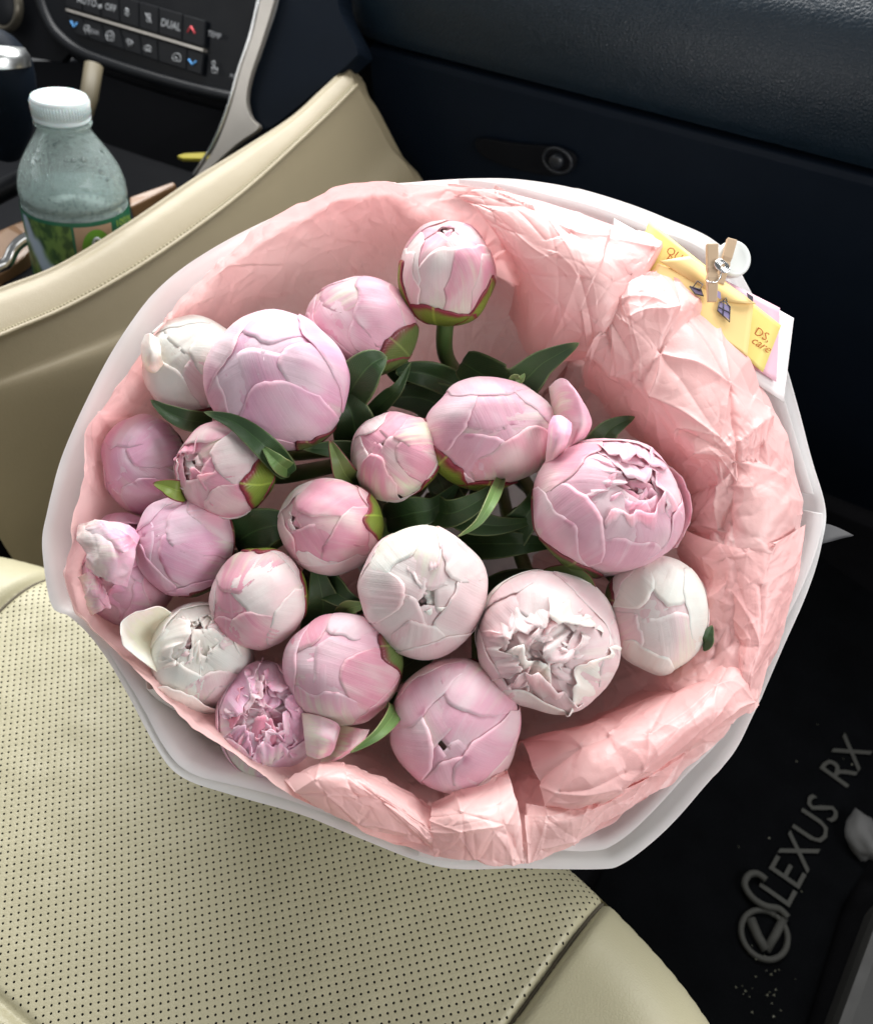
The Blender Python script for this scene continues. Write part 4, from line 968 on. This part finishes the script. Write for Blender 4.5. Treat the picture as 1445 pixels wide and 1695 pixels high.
loose('G', [[(132, 868, .014), (165, 862, .004), (205, 866, .002), (232, 880, .010)],
            [(128, 890, .006), (160, 890, -.012), (200, 892, -.014), (230, 900, .002)],
            [(140, 920, .008), (165, 925, -.014), (195, 930, -.018), (222, 935, -.004)],
            [(146, 938, .014), (165, 952, -.006), (185, 965, -.010), (210, 972, .002)]], PM['lilac'], 406, 3.2)
loose('G', [[(146, 872, .004), (168, 862, -.006), (186, 870, -.010)], [(150, 895, .000), (180, 892, -.018), (212, 884, -.018), ][:3], [(180, 905, -.008), (205, 915, -.020), (228, 900, -.010)]], PM['lilac'], 407, 2.)
loose('G', [[(132, 955, .020), (150, 948, .008), (170, 965, .004)], [(136, 985, .014), (158, 985, -.002), (178, 985, -.002)], [(150, 1020, .018), (166, 1012, .004), (185, 1005, .006)]], PM['pink'], 408, 5.)
rsl = np.random.RandomState(5)
for i in range(13):      # deep foliage between the stems
    x0, y0 = rsl.uniform(500, 950), rsl.uniform(640, 1080); a_ = rsl.uniform(0, 6.28); l_ = rsl.uniform(90, 170)
    leaf('RSHJPQD'[i % 7], [(x0, y0, .10), (x0+l_*.4*math.cos(a_), y0+l_*.4*math.sin(a_), .085), (x0+l_*.8*math.cos(a_+.2), y0+l_*.8*math.sin(a_+.2), .08), (x0+l_*1.1*math.cos(a_+.4), y0+l_*1.1*math.sin(a_+.4), .085)], rsl.uniform(30, 52), seed=40+i)

# ---------------------------------------------------------------- cards, envelope, clothespin
def card(name, corners, dd, mat_, thick=.0006, bow=.003, n=14, label=None, cat=None, group=None, par=None):
    c = np.array(corners, float); u = np.linspace(0, 1, n)[:, None, None]; v = np.linspace(0, 1, n)[None, :, None]
    P2 = (c[0]*(1-u)+c[1]*u)*(1-v)+(c[3]*(1-u)+c[2]*u)*v
    D = Dp(P2[..., 1])+dd-bow*np.sin(np.linspace(0, math.pi, n))[:, None]
    P = W(P2[..., 0], P2[..., 1], D)
    o = grid(name, P, mat_, par, solid=thick)
    if label: tag(o, label, cat, group)
    return P, o
M_YEL = plain('card_yellow', (.80, .66, .20), .5, var=.04)
M_ENV = plain('envelope_amber', (.86, .62, .26), .5, var=.04)
M_PNK = plain('card_pink', (.82, .48, .58), .5, var=.04)
M_CWH = plain('card_white', (.85, .80, .80), .5, var=.03)
M_PRT = plain('print_orange', (.55, .14, .03), .5)
M_PUR = plain('print_violet', (.28, .24, .42), .5)
M_INK = plain('print_ink', (.05, .045, .06), .5)
card('greeting_card', [(1016, 362), (1313, 527), (1296, 665), (1000, 470)], .016, M_CWH, label='large white card rearmost in the stack clipped at the top right of the wrapping', cat='card', group='cards clipped to the wrapping')
card('greeting_card', [(1030, 378), (1290, 510), (1284, 632), (1015, 460)], .0135, M_PNK, label='pink card between the white card and the yellow card', cat='card', group='cards clipped to the wrapping')
yc = empty('greeting_card', W(np.array(1180.), np.array(470.), np.array(.54)), 'yellow card with orange lettering tucked behind the amber envelope', 'card', 'cards clipped to the wrapping')
Py, _ = card('paper', [(1074, 366), (1292, 539), (1262, 616), (1046, 440)], .010, M_YEL, par=yc)
def on_px(x, y, dd): return W(np.array(float(x)), np.array(float(y)), Dp(float(y))+dd)
def ctext(s, x, y, x2, y2, size, dd, m, par, name='lettering', **k):
    e = on_px(x2, y2, dd)-on_px(x, y, dd); n = -FW; textmesh(name, s, on_px(x, y, dd), e, np.cross(n, e), size, 0, m, par, **k)
ctext('OU!', 1100, 417, 1133, 440, .0070, .0064, M_PRT, yc)
ctext('R', 1099, 431, 1131, 453, .0070, .0062, M_PRT, yc)
ctext('DS,', 1246, 552, 1276, 570, .0072, .0085, M_PRT, yc)
ctext('care', 1241, 566, 1271, 585, .0072, .0085, M_PRT, yc, shear=.3)
env = empty('gift_envelope', W(np.array(1180.), np.array(500.), np.array(.53)), 'amber envelope printed with small parcel drawings held by the clothespin', 'envelope')
card('paper', [(1088, 436), (1247, 500), (1236, 590), (1070, 470)], .004, M_ENV, par=env, n=20, bow=.001)
card('flap', [(1090, 432), (1140, 424), (1250, 503), (1200, 500)], .003, M_ENV, par=env, n=16, bow=.002)
def drawing(strokes, dd=.0008, m=M_INK, r=.0004):
    V = []; F = []
    for s in strokes:
        v, f = tubeVF([on_px(px, py, dd) for px, py in s], r, 4); k = len(V); V += v.tolist(); F += [[q+k for q in ff] for ff in f]
    mk('drawing', V, F, m, env)
def fill(poly, dd, m, name='drawing'):
    P = [on_px(*p, dd) for p in poly]; mk(name, P, [list(range(len(P)))], m, env, smooth=False)
fill([(1142, 474), (1160, 478), (1164, 490), (1150, 486)], .0010, M_PUR); fill([(1192, 500), (1207, 506), (1207, 530), (1188, 514)], .0010, M_PUR)
drawing([[(1147, 475), (1154, 465), (1163, 471), (1157, 481), (1147, 475)], [(1141, 474), (1160, 480), (1164, 490), (1150, 486), (1141, 474)],
         [(1190, 500), (1200, 499), (1208, 508), (1207, 533), (1187, 514), (1190, 500)], [(1198, 498), (1196, 524)], [(1189, 508), (1208, 518)], [(1196, 498), (1201, 493), (1203, 500)]])
fill([(1186, 478), (1192, 482), (1193, 496), (1187, 492)], .0009, M_PUR)
fill([(1235, 484), (1246, 491), (1246, 500), (1237, 493)], .0012, M_INK)
# clothespin
cpn = empty('clothespin', on_px(1188, 450, -.01), 'small wooden clothespin clipping the cards to the wrapping', 'clothespin')
M_PIN = plain('pin_wood', (.52, .38, .25), .6, var=.15)
def prong(p0, p1, d0, d1, w0, w1, th_):
    A_, B_ = on_px(*p0, d0), on_px(*p1, d1); T = B_-A_; T /= np.linalg.norm(T); S = np.cross(T, FW); S /= np.linalg.norm(S); N = np.cross(T, S)
    V = []
    for t, w_, h_ in ((0, w0, th_*.8), (.42, (w0+w1)/2*1.05, th_), (.5, (w0+w1)/2*.92, th_*.8), (.58, (w0+w1)/2*1.05, th_), (1, w1, th_*.55)):
        c_ = A_*(1-t)+B_*t
        for sx_, sy_ in ((-1, -1), (1, -1), (1, 1), (-1, 1)): V.append(c_+S*w_/2*sx_+N*h_/2*sy_)
    F = [[0, 1, 2, 3], [19, 18, 17, 16]]
    for i in range(4):
        for j in range(4): F.append([i*4+j, (i+1)*4+j, (i+1)*4+(j+1) % 4, i*4+(j+1) % 4])
    mk('prong', V, F, M_PIN, cpn, smooth=False, bevel=.0006)
prong((1178, 404), (1178, 500), -.012, -.003, .0068, .0056, .0045)
prong((1211, 396), (1190, 470), -.004, .002, .0060, .0052, .0045)
cc_ = on_px(1190, 437, -.0125)
hx = np.linspace(0, 8*math.pi, 90)
tube('spring', [cc_+.0028*(math.cos(t)*RT+math.sin(t)*UP)-FW*.0008*0+RT*(.0004*t/3)-UP*.0003*t/3-FW*(.002*math.sin(t*0)) for t in hx], .00055, M_CHROME, cpn)
tube('spring', [on_px(*p, q) for p, q in (((1194, 441), -.012), ((1192, 460), -.010), ((1184, 468), -.009), ((1172, 467), -.0095), ((1168, 463), -.008))], .0005, M_CHROME, cpn)
dk = empty('white_disc', on_px(1212, 430, .01), 'white round plastic disc behind the clothespin', 'disc')
lathe('disc_plate', on_px(1211, 430, .006), -FW*.004+RT*.001, [(-1.2, .0), (-1, .0105), (0, .0112), (.8, .0108), (1, .0095), (.8, .007), (.8, 0)], plain('disc_white', (.75, .78, .76), .3), dk, 40)
tag(patch('cellophane_corner', [[(1330, 870, .03), (1370, 868, .035), (1412, 886, .04)], [(1330, 890, .03), (1365, 888, .035), (1408, 888, .04)], [(1330, 905, .03), (1360, 900, .035), (1400, 890, .04)]],
    paper_mat('grey_film', (.05, .05, .055), (.07, .07, .075), .3, .4, .4, .1, 50), None, 20, 20, [(.03, .001)], 77), 'thin grey paper corner sticking out at the right of the wrapping', 'paper corner')
